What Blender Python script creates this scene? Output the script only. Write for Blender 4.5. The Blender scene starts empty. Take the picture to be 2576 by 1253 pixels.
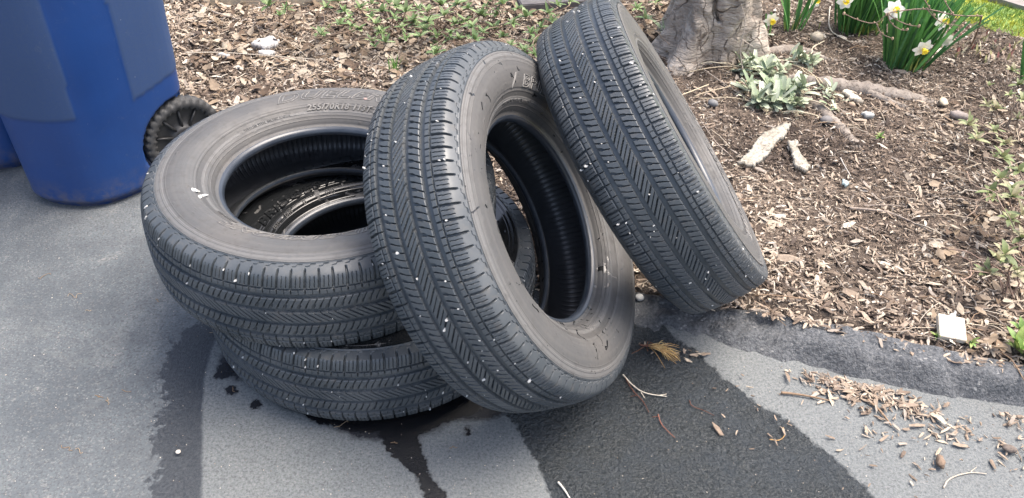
import bpy, math, random
import numpy as np
from mathutils import Vector, Matrix
random.seed(7); RNG = np.random.default_rng(11)
sc = bpy.context.scene; col = sc.collection
R = math.radians

# ------------------------------------------------------------------ camera
PITCH, ROLL, FPX, CH = .6784, .0217, 2099.9, 1.5117
FW = np.array([0, math.cos(PITCH), -math.sin(PITCH)]); UP0 = np.array([0, math.sin(PITCH), math.cos(PITCH)])
RT = math.cos(ROLL)*np.array([1., 0, 0]) + math.sin(ROLL)*UP0
UP = -math.sin(ROLL)*np.array([1., 0, 0]) + math.cos(ROLL)*UP0
CO = np.array([0, 0, CH])
cam = bpy.data.cameras.new('camera'); camo = bpy.data.objects.new('camera', cam); col.objects.link(camo)
m = Matrix.Identity(4)
for i in range(3):
    m[i][0] = RT[i]; m[i][1] = UP[i]; m[i][2] = -FW[i]; m[i][3] = CO[i]
camo.matrix_world = m
cam.sensor_width = 36; cam.lens = FPX/2576*36; cam.clip_start = .02; cam.clip_end = 600
sc.camera = camo

# ------------------------------------------------------------------ sky, sun, exposure
w = bpy.data.worlds.new('World'); sc.world = w; w.use_nodes = True
SUN_EL, SUN_AZ = 66, 75            # a veiled sun, high on the right
nt = w.node_tree; bg = nt.nodes['Background']
sky = nt.nodes.new('ShaderNodeTexSky'); sky.sky_type = 'NISHITA'; sky.sun_disc = False
sky.sun_elevation = R(SUN_EL); sky.sun_rotation = R(SUN_AZ); sky.air_density = 1.0; sky.dust_density = 6.0; sky.ozone_density = .6
nt.links.new(sky.outputs[0], bg.inputs[0]); bg.inputs[1].default_value = .15
sl = bpy.data.lights.new('sun', 'SUN'); sl.energy = 1.3; sl.angle = R(40); sl.color = (1, .96, .9)
so = bpy.data.objects.new('sun', sl); col.objects.link(so)
_d = Vector((math.sin(R(SUN_AZ))*math.cos(R(SUN_EL)), math.cos(R(SUN_AZ))*math.cos(R(SUN_EL)), math.sin(R(SUN_EL))))
so.rotation_euler = _d.to_track_quat('Z', 'Y').to_euler()
sc.view_settings.view_transform = 'Standard'; sc.view_settings.look = 'None'; sc.view_settings.exposure = 1.5; sc.view_settings.gamma = 1

# ------------------------------------------------------------------ helpers
def at(x, y, z=0.):                     # a point of the 2576-wide view laid on the level z
    d = FW + (x-1288)/FPX*RT - (y-626.5)/FPX*UP
    return CO + d*(z-CO[2])/d[2]
def aty(x, y, Y):
    d = FW + (x-1288)/FPX*RT - (y-626.5)/FPX*UP
    return CO + d*Y/d[1]
def tag(o, label=None, cat=None, group=None, kind=None):
    if label: o['label'] = label
    if cat: o['category'] = cat
    if group: o['group'] = group
    if kind: o['kind'] = kind
    return o
def empty(name, loc, label=None, cat=None, group=None):
    o = bpy.data.objects.new(name, None); col.objects.link(o); o.location = Vector([float(c) for c in loc]); o.empty_display_size = .05
    return tag(o, label, cat, group)
def mesh_np(name, V, F, smooth=True, colr=None):
    V = np.asarray(V, dtype=np.float32); me = bpy.data.meshes.new(name)
    F = np.asarray(F, dtype=np.int32)
    me.vertices.add(len(V)); me.vertices.foreach_set('co', V.ravel())
    k = F.shape[1]; me.loops.add(F.size); me.loops.foreach_set('vertex_index', F.ravel())
    me.polygons.add(len(F)); me.polygons.foreach_set('loop_start', np.arange(0, F.size, k, dtype=np.int32))
    me.polygons.foreach_set('loop_total', np.full(len(F), k, dtype=np.int32))
    me.polygons.foreach_set('use_smooth', np.full(len(F), smooth))
    me.update(calc_edges=True)
    if colr is not None:
        a = me.color_attributes.new('Col', 'FLOAT_COLOR', 'POINT')
        c = np.ones((len(V), 4), np.float32); c[:, :3] = colr; a.data.foreach_set('color', c.ravel())
    return me
def link(name, me, mat, parent=None, loc=None):
    o = bpy.data.objects.new(name, me); col.objects.link(o)
    if mat and len(me.materials) == 0: me.materials.append(mat)
    if parent: o.parent = parent
    if loc is not None: o.location = Vector([float(c) for c in loc])
    return o
class MB:
    def __init__(s): s.v = []; s.f = []; s.c = []; s.n = 0
    def add(s, V, F, c=(1, 1, 1)):
        V = [tuple(map(float, q)) for q in V]
        s.v += V; s.f += [tuple(i+s.n for i in f) for f in F]; s.c += [c]*len(V); s.n += len(V)
    def build(s, name, mat, parent=None, smooth=True, origin=None):
        me = bpy.data.meshes.new(name)
        v = s.v
        if origin is not None: v = [(a-origin[0], b-origin[1], c-origin[2]) for a, b, c in v]
        me.from_pydata(v, [], s.f)
        a = me.color_attributes.new('Col', 'FLOAT_COLOR', 'POINT')
        a.data.foreach_set('color', np.array([list(c)+[1] for c in s.c], dtype=np.float32).ravel())
        me.polygons.foreach_set('use_smooth', [smooth]*len(me.polygons)); me.update()
        return link(name, me, mat, parent, origin if (origin is not None and parent is None) else None)
    def tube(s, P, rad, n=6, c=(1, 1, 1), flat=1., jit=0.):
        P = [np.array(q, float) for q in P]; k = len(P)
        if not hasattr(rad, '__len__'): rad = [rad]*k
        if len(rad) != k: rad = np.interp(np.linspace(0, 1, k), np.linspace(0, 1, len(rad)), rad)
        V = []; F = []; prev = None
        for i in range(k):
            t = P[min(i+1, k-1)]-P[max(i-1, 0)]; t = t/(np.linalg.norm(t)+1e-9)
            a = np.array([0, 0, 1.]) if abs(t[2]) < .9 else np.array([1., 0, 0])
            if prev is not None: a = prev
            u = a-(a@t)*t; u /= np.linalg.norm(u)+1e-9; v = np.cross(t, u); prev = u
            for j in range(n):
                th = 2*math.pi*j/n; q = 1+jit*random.uniform(-1, 1)
                V.append(P[i]+rad[i]*q*(math.cos(th)*u*flat+math.sin(th)*v))
        for i in range(k-1):
            for j in range(n):
                F.append((i*n+j, i*n+(j+1) % n, (i+1)*n+(j+1) % n, (i+1)*n+j))
        F.append(tuple(range(n))[::-1]); F.append(tuple((k-1)*n+j for j in range(n)))
        s.add(V, F, c)
    def leaf(s, B, d, L, W, bend=.3, c=(1, 1, 1), fold=.15, seg=5, up=(0, 0, 1), tip=1.0, wav=0.):
        B = np.array(B, float); d = np.array(d, float); d /= np.linalg.norm(d)
        up = np.array(up, float); sd = np.cross(d, up)
        if np.linalg.norm(sd) < 1e-3: sd = np.array([1., 0, 0])
        sd /= np.linalg.norm(sd); nn = np.cross(sd, d); V = []; F = []
        p = B.copy(); dd = d.copy()
        for i in range(seg+1):
            t = i/seg; wd = W*.5*(math.sin(math.pi*min(1, t**.8*.93+.07))**.75)
            if tip < 1 and t > .6: wd = max(wd, W*.5*(1-tip*(t-.6)))
            if wav: wd *= 1+random.uniform(-wav, wav)
            V += [p-sd*wd+nn*fold*wd, p, p+sd*wd+nn*fold*wd]
            dd = dd-nn*bend/seg*1.; dd /= np.linalg.norm(dd); nn = np.cross(sd, dd); p = p+dd*L/seg
        for i in range(seg):
            for j in range(2): F.append((i*3+j, i*3+j+1, i*3+j+4, i*3+j+3))
        s.add(V, F, c)
def ico_blob(mb, c, r, scale=(1, 1, 1), colr=(1, 1, 1), jit=.18, n=6, m_=4):
    V = []; F = []
    yaw = random.uniform(0, 6.28); cy, sy = math.cos(yaw), math.sin(yaw)
    for i in range(m_+1):
        ph = math.pi*i/m_
        for j in range(n):
            th = 2*math.pi*j/n; q = r*(1+random.uniform(-jit, jit)) if 0 < i < m_ else r*.95
            x, y, z = q*math.sin(ph)*math.cos(th)*scale[0], q*math.sin(ph)*math.sin(th)*scale[1], q*math.cos(ph)*scale[2]
            V.append((c[0]+x*cy-y*sy, c[1]+x*sy+y*cy, c[2]+z))
    for i in range(m_):
        for j in range(n): F.append((i*n+j, i*n+(j+1) % n, (i+1)*n+(j+1) % n, (i+1)*n+j))
    mb.add(V, F, colr)
def shade(c, a, b):
    g = random.uniform(a, b); return tuple(q*g for q in c)
def sstep(a, b, x): t = np.clip((x-a)/(b-a), 0, 1); return t*t*(3-2*t)

class NT:
    def __init__(s, name):
        s.m = bpy.data.materials.new(name); s.m.use_nodes = True; s.t = s.m.node_tree; s.b = s.t.nodes['Principled BSDF']; s.tc = None
    def n(s, ty, **kw):
        nd = s.t.nodes.new('ShaderNode'+ty)
        for k, v in kw.items():
            if k.startswith('i_'): nd.inputs[k[2:].replace('_', ' ')].default_value = v
            else: setattr(nd, k, v)
        return nd
    def l(s, a, b): s.t.links.new(a, b)
    def coord(s, kind='Object'):
        if s.tc is None: s.tc = s.n('TexCoord')
        return s.tc.outputs[kind]
    def noise(s, scale, detail=3, rough=.55, vec=None, dist=0.):
        nd = s.n('TexNoise'); nd.inputs['Scale'].default_value = scale; nd.inputs['Detail'].default_value = detail
        nd.inputs['Roughness'].default_value = rough; nd.inputs['Distortion'].default_value = dist
        s.l(vec or s.coord(), nd.inputs['Vector']); return nd.outputs['Fac']
    def vor(s, scale, feature='F1', vec=None, out='Distance'):
        nd = s.n('TexVoronoi', feature=feature); nd.inputs['Scale'].default_value = scale; s.l(vec or s.coord(), nd.inputs['Vector']); return nd.outputs[out]
    def ramp(s, fac, stops, interp='LINEAR'):
        nd = s.n('ValToRGB'); e = nd.color_ramp.elements; nd.color_ramp.interpolation = interp
        while len(e) < len(stops): e.new(.5)
        for q, (p, c) in zip(e, stops):
            q.position = p; q.color = (c, c, c, 1) if not hasattr(c, '__len__') else (*c, 1)
        s.l(fac, nd.inputs[0]); return nd.outputs[0]
    def mix(s, fac, a, b, mode='MIX'):
        nd = s.n('Mix', data_type='RGBA', blend_type=mode)
        for i, q in ((0, fac), (6, a), (7, b)):
            if isinstance(q, (int, float)): nd.inputs[i].default_value = q if i == 0 else (q, q, q, 1)
            elif isinstance(q, tuple): nd.inputs[i].default_value = (*q, 1)
            else: s.l(q, nd.inputs[i])
        return nd.outputs[2]
    def math(s, op, a, b=0., c=None):
        nd = s.n('Math', operation=op)
        for i, q in enumerate((a, b) if c is None else (a, b, c)):
            if isinstance(q, (int, float)): nd.inputs[i].default_value = q
            else: s.l(q, nd.inputs[i])
        return nd.outputs[0]
    def attr(s, name, out='Fac'): return s.n('Attribute', attribute_name=name).outputs[out]
    def bump(s, h, strength=.5, dist=.002, prev=None):
        nd = s.n('Bump'); nd.inputs['Strength'].default_value = strength; nd.inputs['Distance'].default_value = dist
        s.l(h, nd.inputs['Height'])
        if prev: s.l(prev, nd.inputs['Normal'])
        return nd.outputs[0]
    def out(s, base=None, rough=None, normal=None, **kw):
        for k, q in (('Base Color', base), ('Roughness', rough), ('Normal', normal)):
            if q is None: continue
            if isinstance(q, (int, float)): s.b.inputs[k].default_value = q
            elif isinstance(q, tuple): s.b.inputs[k].default_value = (*q, 1)
            else: s.l(q, s.b.inputs[k])
        for k, v in kw.items():
            k = k.replace('_', ' ')
            if hasattr(v, 'default_value') or hasattr(v, 'links'): s.l(v, s.b.inputs[k])
            else: s.b.inputs[k].default_value = v
        return s.m

# ------------------------------------------------------------------ materials
def m_colattr(name, rough=.8, nscale=60, amt=.5, bump=.3, trans=0., spec=.3):
    N = NT(name); c = N.attr('Col', 'Color'); n = N.noise(nscale, 4, .6)
    f = N.ramp(n, [(.25, 1-amt), (.75, 1+amt*.4)])
    if trans:
        m_ = N.out(N.mix(1., c, f, 'MULTIPLY'), rough, N.bump(n, bump, .001), Specular_IOR_Level=spec)
        tr = N.n('BsdfTranslucent'); N.l(c, tr.inputs[0]); mx = N.n('MixShader'); mx.inputs[0].default_value = trans
        o = N.t.nodes['Material Output']; N.l(N.b.outputs[0], mx.inputs[1]); N.l(tr.outputs[0], mx.inputs[2]); N.l(mx.outputs[0], o.inputs[0]); return m_
    return N.out(N.mix(1., c, f, 'MULTIPLY'), rough, N.bump(n, bump, .001), Specular_IOR_Level=spec)
def m_tread():
    N = NT('tread_rubber'); n = N.noise(9, 5, .65); n2 = N.noise(260, 3, .6); n3 = N.noise(38, 4, .6)
    base = N.mix(N.ramp(n, [(.38, 0.), (.7, 1.)]), (.047, .056, .064), (.086, .094, .100))
    base = N.mix(N.ramp(n3, [(.55, 0.), (.75, .5)]), base, (.105, .098, .088))
    return N.out(base, N.ramp(n3, [(.3, .36), (.7, .55)]), N.bump(n2, .25, .0006), Specular_IOR_Level=.55)
def m_side(name, wet=0., dust=1., wet_rough=.12):
    N = NT(name)
    g = N.n('Separate' 'XYZ') if False else N.n('SeparateXYZ'); N.l(N.coord(), g.inputs[0])
    rr = N.math('SQRT', N.math('ADD', N.math('MULTIPLY', g.outputs[0], g.outputs[0]), N.math('MULTIPLY', g.outputs[1], g.outputs[1])))
    rn = N.math('ADD', rr, N.math('MULTIPLY', N.math('SUBTRACT', N.noise(6, 3), .5), .012))
    ring = N.n('TexNoise', noise_dimensions='1D'); N.l(N.math('MULTIPLY', rn, 1.), ring.inputs['W']); ring.inputs['Scale'].default_value = 130; ring.inputs['Detail'].default_value = 3
    n1 = N.noise(7, 5, .65); n2 = N.noise(42, 5, .7)
    d = N.math('MULTIPLY', N.ramp(n1, [(.3, .35), (.7, 1.)]), dust)
    base = N.mix(d, (.046, .047, .049), N.mix(N.ramp(N.noise(3.5, 4, .6), [(.4, 0.), (.6, 1.)]), (.084, .086, .087), (.098, .093, .087)))
    base = N.mix(N.ramp(ring.outputs['Fac'], [(.45, 0.), (.65, .22)]), base, (.135, .128, .118))
    r01 = N.math('MULTIPLY', N.math('SUBTRACT', N.math('ADD', rr, N.math('MULTIPLY', N.math('SUBTRACT', n1, .5), .001)), .23), 1/.16)
    st = [(0., .0), (.17, .05), (.19, .7), (.225, .7), (.235, .1), (.31, .0), (.325, .55), (.335, .1), (.72, .15), (.735, .8), (.75, .2), (.80, .9), (.812, .25), (.85, .8), (.862, .3), (.89, .9), (.902, .4), (.94, .6)]
    bands = N.ramp(r01, [(p, q) for p, q in st])
    base = N.mix(N.math('MULTIPLY', bands, .75), base, (.150, .149, .146))
    dk = N.ramp(r01, [(0., .5), (.06, .1), (.235, .1), (.24, .75), (.30, .75), (.315, .0), (.45, .15), (.70, .35), (.715, 0.), (1., 0.)])
    base = N.mix(N.math('MULTIPLY', dk, .6), base, (.048, .047, .046))
    base = N.mix(N.ramp(n2, [(.52, 0.), (.72, .55)]), base, (.062, .058, .054))
    rough = N.ramp(n2, [(.3, .5), (.7, .72)])
    if wet:
        wn = N.noise(9 if wet > .8 else 22, 4, .6, dist=1.5)
        if wet < .8: wn = N.math('ADD', wn, N.math('MULTIPLY', N.ramp(N.math('MULTIPLY', N.math('SUBTRACT', N.math('MULTIPLY', g.outputs[1], -1.), .1), 6.), [(0., 0.), (1., 1.)]), N.math('MULTIPLY', N.ramp(rr, [(.24, 1.), (.29, 0.)]), .09)))
        wm = N.ramp(wn, [(.62-wet*.22, 0.), (.64-wet*.22, 1.)])
        base = N.mix(wm, base, (.012, .013, .014)); rough = N.mix(wm, rough, wet_rough)
    return N.out(base, rough, N.bump(n2, .2, .0008), Specular_IOR_Level=.5)
def m_simple(name, c, rough=.6, c2=None, scale=30, bump=.2, spec=.5, **kw):
    N = NT(name); n = N.noise(scale, 5, .6)
    return N.out(N.mix(N.ramp(n, [(.3, 0.), (.7, 1.)]), c, c2 or tuple(q*.6 for q in c)), rough, N.bump(n, bump, .002), Specular_IOR_Level=spec, **kw)
M_TREAD = m_tread()
M_SIDE = m_side('dusty_sidewall_rubber'); M_SIDE_DRIP = m_side('dripping_sidewall_rubber', -.1, .9, .2); M_SIDE_WET = m_side('wet_sidewall_rubber', 1.02, .5, .08)
M_BEAD = m_simple('bead_rubber', (.020, .027, .039), .32, (.040, .049, .063), 25, .1, .6)
M_LINER = m_simple('inner_liner_rubber', (.042, .045, .050), .36, (.062, .066, .072), 30, .1, .6)
M_LET = m_simple('lettering_painted_highlight', (.19, .183, .172), .55, (.11, .106, .10), 60, .1, .5)  # pale colour paints in the highlights along the raised letter edges
M_PEB = m_simple('white_gravel', (.66, .66, .64), .8, (.30, .29, .27), 200, .3)
M_CHIP = m_colattr('wood_mulch', .85, 120, .35, .4, 0, .2)
M_LEAF = m_colattr('leaf', .5, 90, .3, .3, .18, .4)
M_FUZZ = m_colattr('fuzzy_leaf', .9, 220, .2, .5, .1, .15)
M_DRY = m_colattr('dry_leaf', .8, 60, .4, .4, .1, .2)
M_TWIG = m_colattr('twig_bark', .85, 150, .35, .5, 0, .2)
M_PETAL = m_colattr('petal', .6, 60, .06, .1, .25, .3)

def m_asphalt():
    N = NT('asphalt'); P = N.coord()
    ed = N.math('ADD', N.math('MULTIPLY', N.math('SUBTRACT', N.noise(14, 4, .7), .5), .10), N.math('MULTIPLY', N.math('SUBTRACT', N.noise(70, 2, .6), .5), .045))
    def mask(a, amt=1., soft=.003):
        s = N.math('ADD', N.attr(a), N.math('MULTIPLY', ed, amt)); nd = N.n('MapRange'); N.l(s, nd.inputs[0]); nd.inputs[1].default_value = -soft; nd.inputs[2].default_value = soft; nd.inputs[3].default_value = 1; nd.inputs[4].default_value = 0; return nd.outputs[0]
    big = N.noise(1.7, 4, .6); mid = N.noise(11, 5, .65); fine = N.noise(330, 2, .7); grain = N.noise(150, 4, .75)
    v = N.vor(290, out='Color'); vs = N.n('SeparateColor'); N.l(v, vs.inputs[0]); stone = N.ramp(vs.outputs[0], [(.84, 0.), (.9, 1.)])
    base = N.mix(N.ramp(big, [(.35, 0.), (.68, 1.)]), (.076, .090, .101), (.150, .166, .173))
    base = N.mix(N.ramp(mid, [(.35, .45), (.6, 0.)]), base, (.068, .074, .082)); base = N.mix(N.ramp(N.noise(3.2, 5, .75, dist=.8), [(.5, 0.), (.72, .55)]), base, (.200, .206, .198))
    base = N.mix(N.ramp(mid, [(.6, 0.), (.78, .45)]), base, (.25, .24, .22))
    base = N.mix(N.ramp(grain, [(.36, .75), (.52, 0.)]), base, (.055, .058, .062))
    base = N.mix(N.math('MULTIPLY', stone, N.ramp(mid, [(.3, .05), (.7, .35)])), base, (.32, .30, .28))
    cut0 = mask('cut', .12, .004); base = N.mix(N.math('MULTIPLY', N.math('SUBTRACT', 1., cut0), .6), base, N.mix(N.ramp(N.mix(.4, grain, fine), [(.36, 0.), (.66, 1.)]), (.070, .079, .083), (.262, .272, .262)))
    seal = mask('seal', .5, .005); wet = mask('wet', .45, .008); pud = mask('puddle', .4, .003)
    cut = mask('cut', .12, .004); streak = N.math('MULTIPLY', mask('streak', 1.5, .003), cut)
    sb = N.mix(N.ramp(N.mix(.5, grain, fine), [(.46, 0.), (.62, 1.)]), (.018, .025, .030), (.100, .106, .106)); sb = N.mix(N.ramp(mid, [(.42, .0), (.66, .7)]), sb, (.040, .050, .060))
    base = N.mix(seal, base, sb)
    base = N.mix(streak, base, N.mix(N.ramp(grain, [(.4, 0.), (.65, 1.)]), (.026, .031, .038), (.060, .067, .075)))
    base = N.mix(wet, base, (.022, .024, .028))
    base = N.mix(pud, base, (.006, .007, .009))
    rough = N.mix(seal, .85, .42); rough = N.mix(streak, rough, .36); rough = N.mix(wet, rough, .22); rough = N.mix(pud, rough, .13)
    hb = N.mix(.5, grain, fine); b1 = N.bump(hb, .7, .005); lump = N.noise(85, 3, .6, dist=.6); b1 = N.n('Bump'); N.l(lump, b1.inputs['Height']); N.l(N.math('MULTIPLY', seal, .9), b1.inputs['Strength']); b1.inputs['Distance'].default_value = .022; N.l(N.bump(hb, .7, .005), b1.inputs['Normal']); b1 = b1.outputs[0]; b2 = N.n('Bump'); N.l(grain, b2.inputs['Height']); N.l(b1, b2.inputs['Normal']); b2.inputs['Distance'].default_value = .006
    N.l(N.math('MULTIPLY', N.math('MAXIMUM', seal, N.math('MULTIPLY', streak, .4)), .8), b2.inputs['Strength'])
    return N.out(base, rough, b2.outputs[0], Specular_IOR_Level=.45)
def m_berm():
    N = NT('berm_asphalt'); g = N.noise(120, 4, .7); mid = N.noise(10, 4, .6); v = N.vor(170, out='Color'); vs = N.n('SeparateColor'); N.l(v, vs.inputs[0])
    base = N.mix(N.ramp(g, [(.38, 0.), (.62, 1.)]), (.048, .054, .062), (.125, .131, .138))
    base = N.mix(N.math('MULTIPLY', N.ramp(vs.outputs[0], [(.93, 0.), (.96, 1.)]), N.ramp(mid, [(.4, .1), (.65, .6)])), base, (.36, .36, .35))
    return N.out(base, .55, N.bump(g, .9, .009), Specular_IOR_Level=.5)
def m_soil():
    N = NT('mulch_soil'); a = N.noise(5, 5, .6); b = N.noise(70, 5, .7)
    base = N.mix(N.ramp(a, [(.4, 0.), (.65, 1.)]), (.095, .076, .062), (.22, .175, .14)); base = N.mix(N.ramp(b, [(.35, .8), (.6, 0.)]), base, (.040, .031, .025))
    return N.out(base, .95, N.bump(b, .9, .012), Specular_IOR_Level=.15)

# ------------------------------------------------------------------ ground levels
BACK = [tuple(at(x, y, .05)[:2]) for x, y in ((1354, 697), (1600, 708), (1853, 768), (2066, 814), (2326, 882), (2576, 934))]
FRONT = [tuple(at(x, y, 0)[:2]) for x, y in ((1500, 835), (1722, 872), (1858, 892), (2014, 924), (2170, 960), (2378, 1002), (2576, 1022))]
BED = np.array([(9, -1.6), (3.2, .84)]+BACK[::-1]+[(.05, 1.85), (-.07, 2.03), (-.345, 2.12), (-.8, 2.37), (-1.06, 2.56), (-1.25, 2.72), (-1.8, 3.0), (-3, 3.6), (-9, 5.5), (-9, 30), (12, 30), (12, -1.6)])
def sdist(poly, q):                      # negative inside
    a = poly; b = np.roll(poly, -1, 0); d = b-a; D = np.full(len(q), 1e9); ins = np.zeros(len(q), bool)
    for i in range(len(a)):
        L = (d[i]**2).sum()+1e-12; t = np.clip(((q-a[i])@d[i])/L, 0, 1); v = q-a[i]-t[:, None]*d[i]
        D = np.minimum(D, np.sqrt((v*v).sum(1)))
        c = ((a[i][1] > q[:, 1]) != (b[i][1] > q[:, 1]))
        xi = a[i][0]+(q[:, 1]-a[i][1])/(d[i][1] if abs(d[i][1]) > 1e-12 else 1e-12)*d[i][0]
        ins ^= c & (q[:, 0] < xi)
    return np.where(ins, -D, D)
def vnoise(x, y, s, seed=0):
    r = np.random.default_rng(seed); T = r.random((256, 256)); X = x/s; Y = y/s; i = np.floor(X).astype(int); j = np.floor(Y).astype(int)
    fx = X-i; fy = Y-j; fx = fx*fx*(3-2*fx); fy = fy*fy*(3-2*fy); g = lambda a, b: T[a % 256, b % 256]
    return (g(i, j)*(1-fx)+g(i+1, j)*fx)*(1-fy)+(g(i, j+1)*(1-fx)+g(i+1, j+1)*fx)*fy
def bedz(q):
    q = np.atleast_2d(q); d = -sdist(BED, q)
    lift = sstep(-.3, .1, q[:, 0])
    h = -.03+sstep(-.02, .05, d)*(.045+.03*lift)+sstep(0, .6, d)*.012*(1-lift)
    n = (vnoise(q[:, 0], q[:, 1], .35, 1)-.5)*.02+(vnoise(q[:, 0], q[:, 1], .09, 2)-.5)*.008
    return h+n*sstep(0, .12, d)
def bz(x, y): return float(bedz(np.array([[x, y]]))[0])
def on_bed(x, y):                        # a view point laid on the bed
    z = .06
    for _ in range(4):
        p = at(x, y, z); z = bz(p[0], p[1])
    return np.array([p[0], p[1], z])
def grid(xs, ys):
    X, Y = np.meshgrid(xs, ys, indexing='ij'); nx, ny = len(xs), len(ys); i = np.arange((nx-1)*(ny-1)); a = (i//(ny-1))*ny+i % (ny-1)
    return X.ravel(), Y.ravel(), np.stack([a, a+ny, a+ny+1, a+1], 1)
def axis(lo, a, b, hi, st, co):
    return np.unique(np.concatenate([np.arange(lo, a, co), np.arange(a, b, st), np.arange(b, hi+co, co)]))
# far ground
X, Y, F = grid(np.linspace(-150, 150, 40), np.linspace(-150, 150, 40))
NG = NT('far_grass'); g1 = NG.noise(.6, 5, .7); g2 = NG.noise(30, 3, .7)
MG = NG.out(NG.mix(NG.ramp(g2, [(.3, 0.), (.7, 1.)]), (.03, .05, .015), (.09, .12, .035)), .95, NG.bump(g2, .8, .03))
tag(link('ground', mesh_np('ground', np.stack([X, Y, np.full_like(X, -.06)], 1), F), MG), 'grassy ground reaching away beyond the driveway and the bed', 'ground', kind='structure')
# driveway
X, Y, F = grid(axis(-9, -1.9, 1.7, 6, .012, .35), axis(-9, .75, 2.6, 4.2, .012, .3)); q = np.stack([X, Y], 1)
me = mesh_np('driveway', np.stack([X, Y, (vnoise(X, Y, .5, 5)-.5)*.004], 1), F)
px = lambda L: np.array([at(x, y, 0)[:2] for x, y in L])
POLY = {
 'seal': [px([(1200, 900), (1275, 1045), (1330, 1130), (1390, 1253), (1500, 1500), (2600, 1500), (2290, 1320), (2200, 1253), (2140, 1185), (2060, 1120), (1990, 1060), (1880, 1000), (1800, 930), (1755, 885), (1700, 850), (1640, 780), (1700, 700), (1300, 640)])],
 'streak': [px([(560, 800), (480, 830), (455, 860), (428, 900), (400, 950), (410, 1000), (424, 1030), (392, 1057), (395, 1112), (386, 1168), (378, 1253), (370, 1500), (615, 1500), (607, 1253), (609, 1057), (614, 957), (640, 915), (700, 800)])],
 'cut': [np.vstack([px([(515, 1700), (507, 1253), (509, 1057), (512, 957), (540, 860)]), [(-.5, 1.7), (-.8, 2.6), (-.8, 9), (-12, 9), (-12, -9), (-.4, -9)]])],
 'wet': [px([(700, 1000), (720, 1030), (800, 1062), (900, 1100), (985, 1110), (1060, 1100), (1150, 1060), (1260, 1046), (1300, 900), (700, 900)]), px([(525, 800), (560, 880), (545, 930), (600, 960), (720, 900)])],
 'puddle': [px([(535, 950), (552, 915), (588, 912), (596, 935), (560, 957)]), px([(572, 975), (592, 972), (596, 992), (578, 998)]), px([(633, 1002), (655, 1006), (660, 1025), (640, 1032), (626, 1022)]),
            px([(735, 1035), (800, 1068), (890, 1084), (955, 1088), (975, 1130), (1010, 1165), (1045, 1200), (1075, 1253), (1120, 1330), (1160, 1330), (1122, 1253), (1085, 1195), (1062, 1130), (1056, 1095), (1120, 1065), (1200, 1035), (1240, 1000), (900, 1000)]),
            px([(1165, 1072), (1182, 1072), (1186, 1092), (1170, 1098)]), px([(560, 880), (620, 880), (720, 960), (700, 1010), (600, 940)])]}
for k, L in POLY.items():
    d = np.full(len(q), 1e3)
    nr = (abs(X) < 3) & (Y > -.5)
    for P in L: d[nr] = np.minimum(d[nr], sdist(P, q[nr]))
    a = me.attributes.new(k, 'FLOAT', 'POINT'); a.data.foreach_set('value', d.astype(np.float32))
tag(link('driveway', me, m_asphalt()), 'worn grey asphalt driveway with black water stains and a dark sealed patch', 'driveway', kind='structure')
# bed soil
X, Y, F = grid(axis(-9, -2.6, 2.8, 10, .02, .4), axis(-1.6, 1.1, 4.2, 14, .02, .4)); q = np.stack([X, Y], 1); Z = bedz(q)
tag(link('mulch_bed', mesh_np('mulch_bed', np.stack([X, Y, Z], 1), F), m_soil()), 'dark soil of the mulched planting bed', 'bed', kind='structure')
# berm
def resample(P, n):
    P = np.array(P, float); s = np.r_[0, np.cumsum(np.linalg.norm(np.diff(P, axis=0), axis=1))]; t = np.linspace(0, s[-1], n)
    return np.stack([np.interp(t, s, P[:, k]) for k in range(P.shape[1])], 1)
bk = [(-.05, 1.80)]+BACK+[(3.2, .84), (8, -.9)]; fr = [(.12, 1.52)]+FRONT+[(3.1, .76), (7.9, -1.0)]
tx = np.concatenate([np.linspace(0, 1.5, 170), np.linspace(1.55, 8, 30)])
def alongx(P): P = np.array(P); return lambda x: np.interp(x, P[:, 0], P[:, 1])
fb, ff = alongx(bk), alongx(fr); V = []; ns = 22
for x in tx:
    a = np.array([x, ff(x)-.012]); b = np.array([x+.012, fb(x)+.05]); H = .048*sstep(.25, .95, x)+.016
    for j in range(ns):
        t = j/(ns-1); p = a+(b-a)*t; h = -.012+H*sstep(0, .42, t)-(.035*sstep(.75, 1, t))
        nz = (vnoise(p[0:1], p[1:2], .06, 8)[0]-.5)*.020+(vnoise(p[0:1], p[1:2], .020, 9)[0]-.5)*.013
        V.append((p[0]+nz*.4, p[1]-nz*.5, h+nz*sstep(.0, .25, t)))
i = np.arange((len(tx)-1)*(ns-1)); a = (i//(ns-1))*ns+i % (ns-1)
tag(link('asphalt_kerb', mesh_np('asphalt_kerb', V, np.stack([a, a+ns, a+ns+1, a+1], 1)), m_berm()), 'rough raised asphalt kerb between driveway and mulch', 'kerb', kind='structure')

# ------------------------------------------------------------------ tires
def chaikin(P, k=3):
    P = np.array(P, float)
    for _ in range(k):
        Q = [P[0]]
        for a, b in zip(P[:-1], P[1:]): Q += [a*.75+b*.25, a*.25+b*.75]
        Q.append(P[-1]); P = np.array(Q)
    return P
WS = .9605
HALF = [(0, .407), (.03, .4066), (.055, .4052), (.08, .4015), (.097, .396), (.1035, .391), (.110, .3795), (.118, .360), (.1245, .338), (.1265, .318), (.1235, .298), (.1155, .280), (.105, .265), (.093, .252), (.083, .245), (.0765, .2425), (.0745, .237), (.071, .2295), (.066, .2262), (.0605, .2245), (.054, .2265)]
INNER = [(.054, .2265), (.055, .235), (.068, .250), (.088, .268), (.103, .290), (.110, .318), (.107, .342), (.097, .364), (.082, .380), (.055, .3885), (.0, .3905)]
def squash(P, on):
    P = P.copy(); P[:, 0] *= WS
    if on: m_ = P[:, 0] > .098; P[m_, 0] = .098+(P[m_, 0]-.098)*.2
    return P
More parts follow.
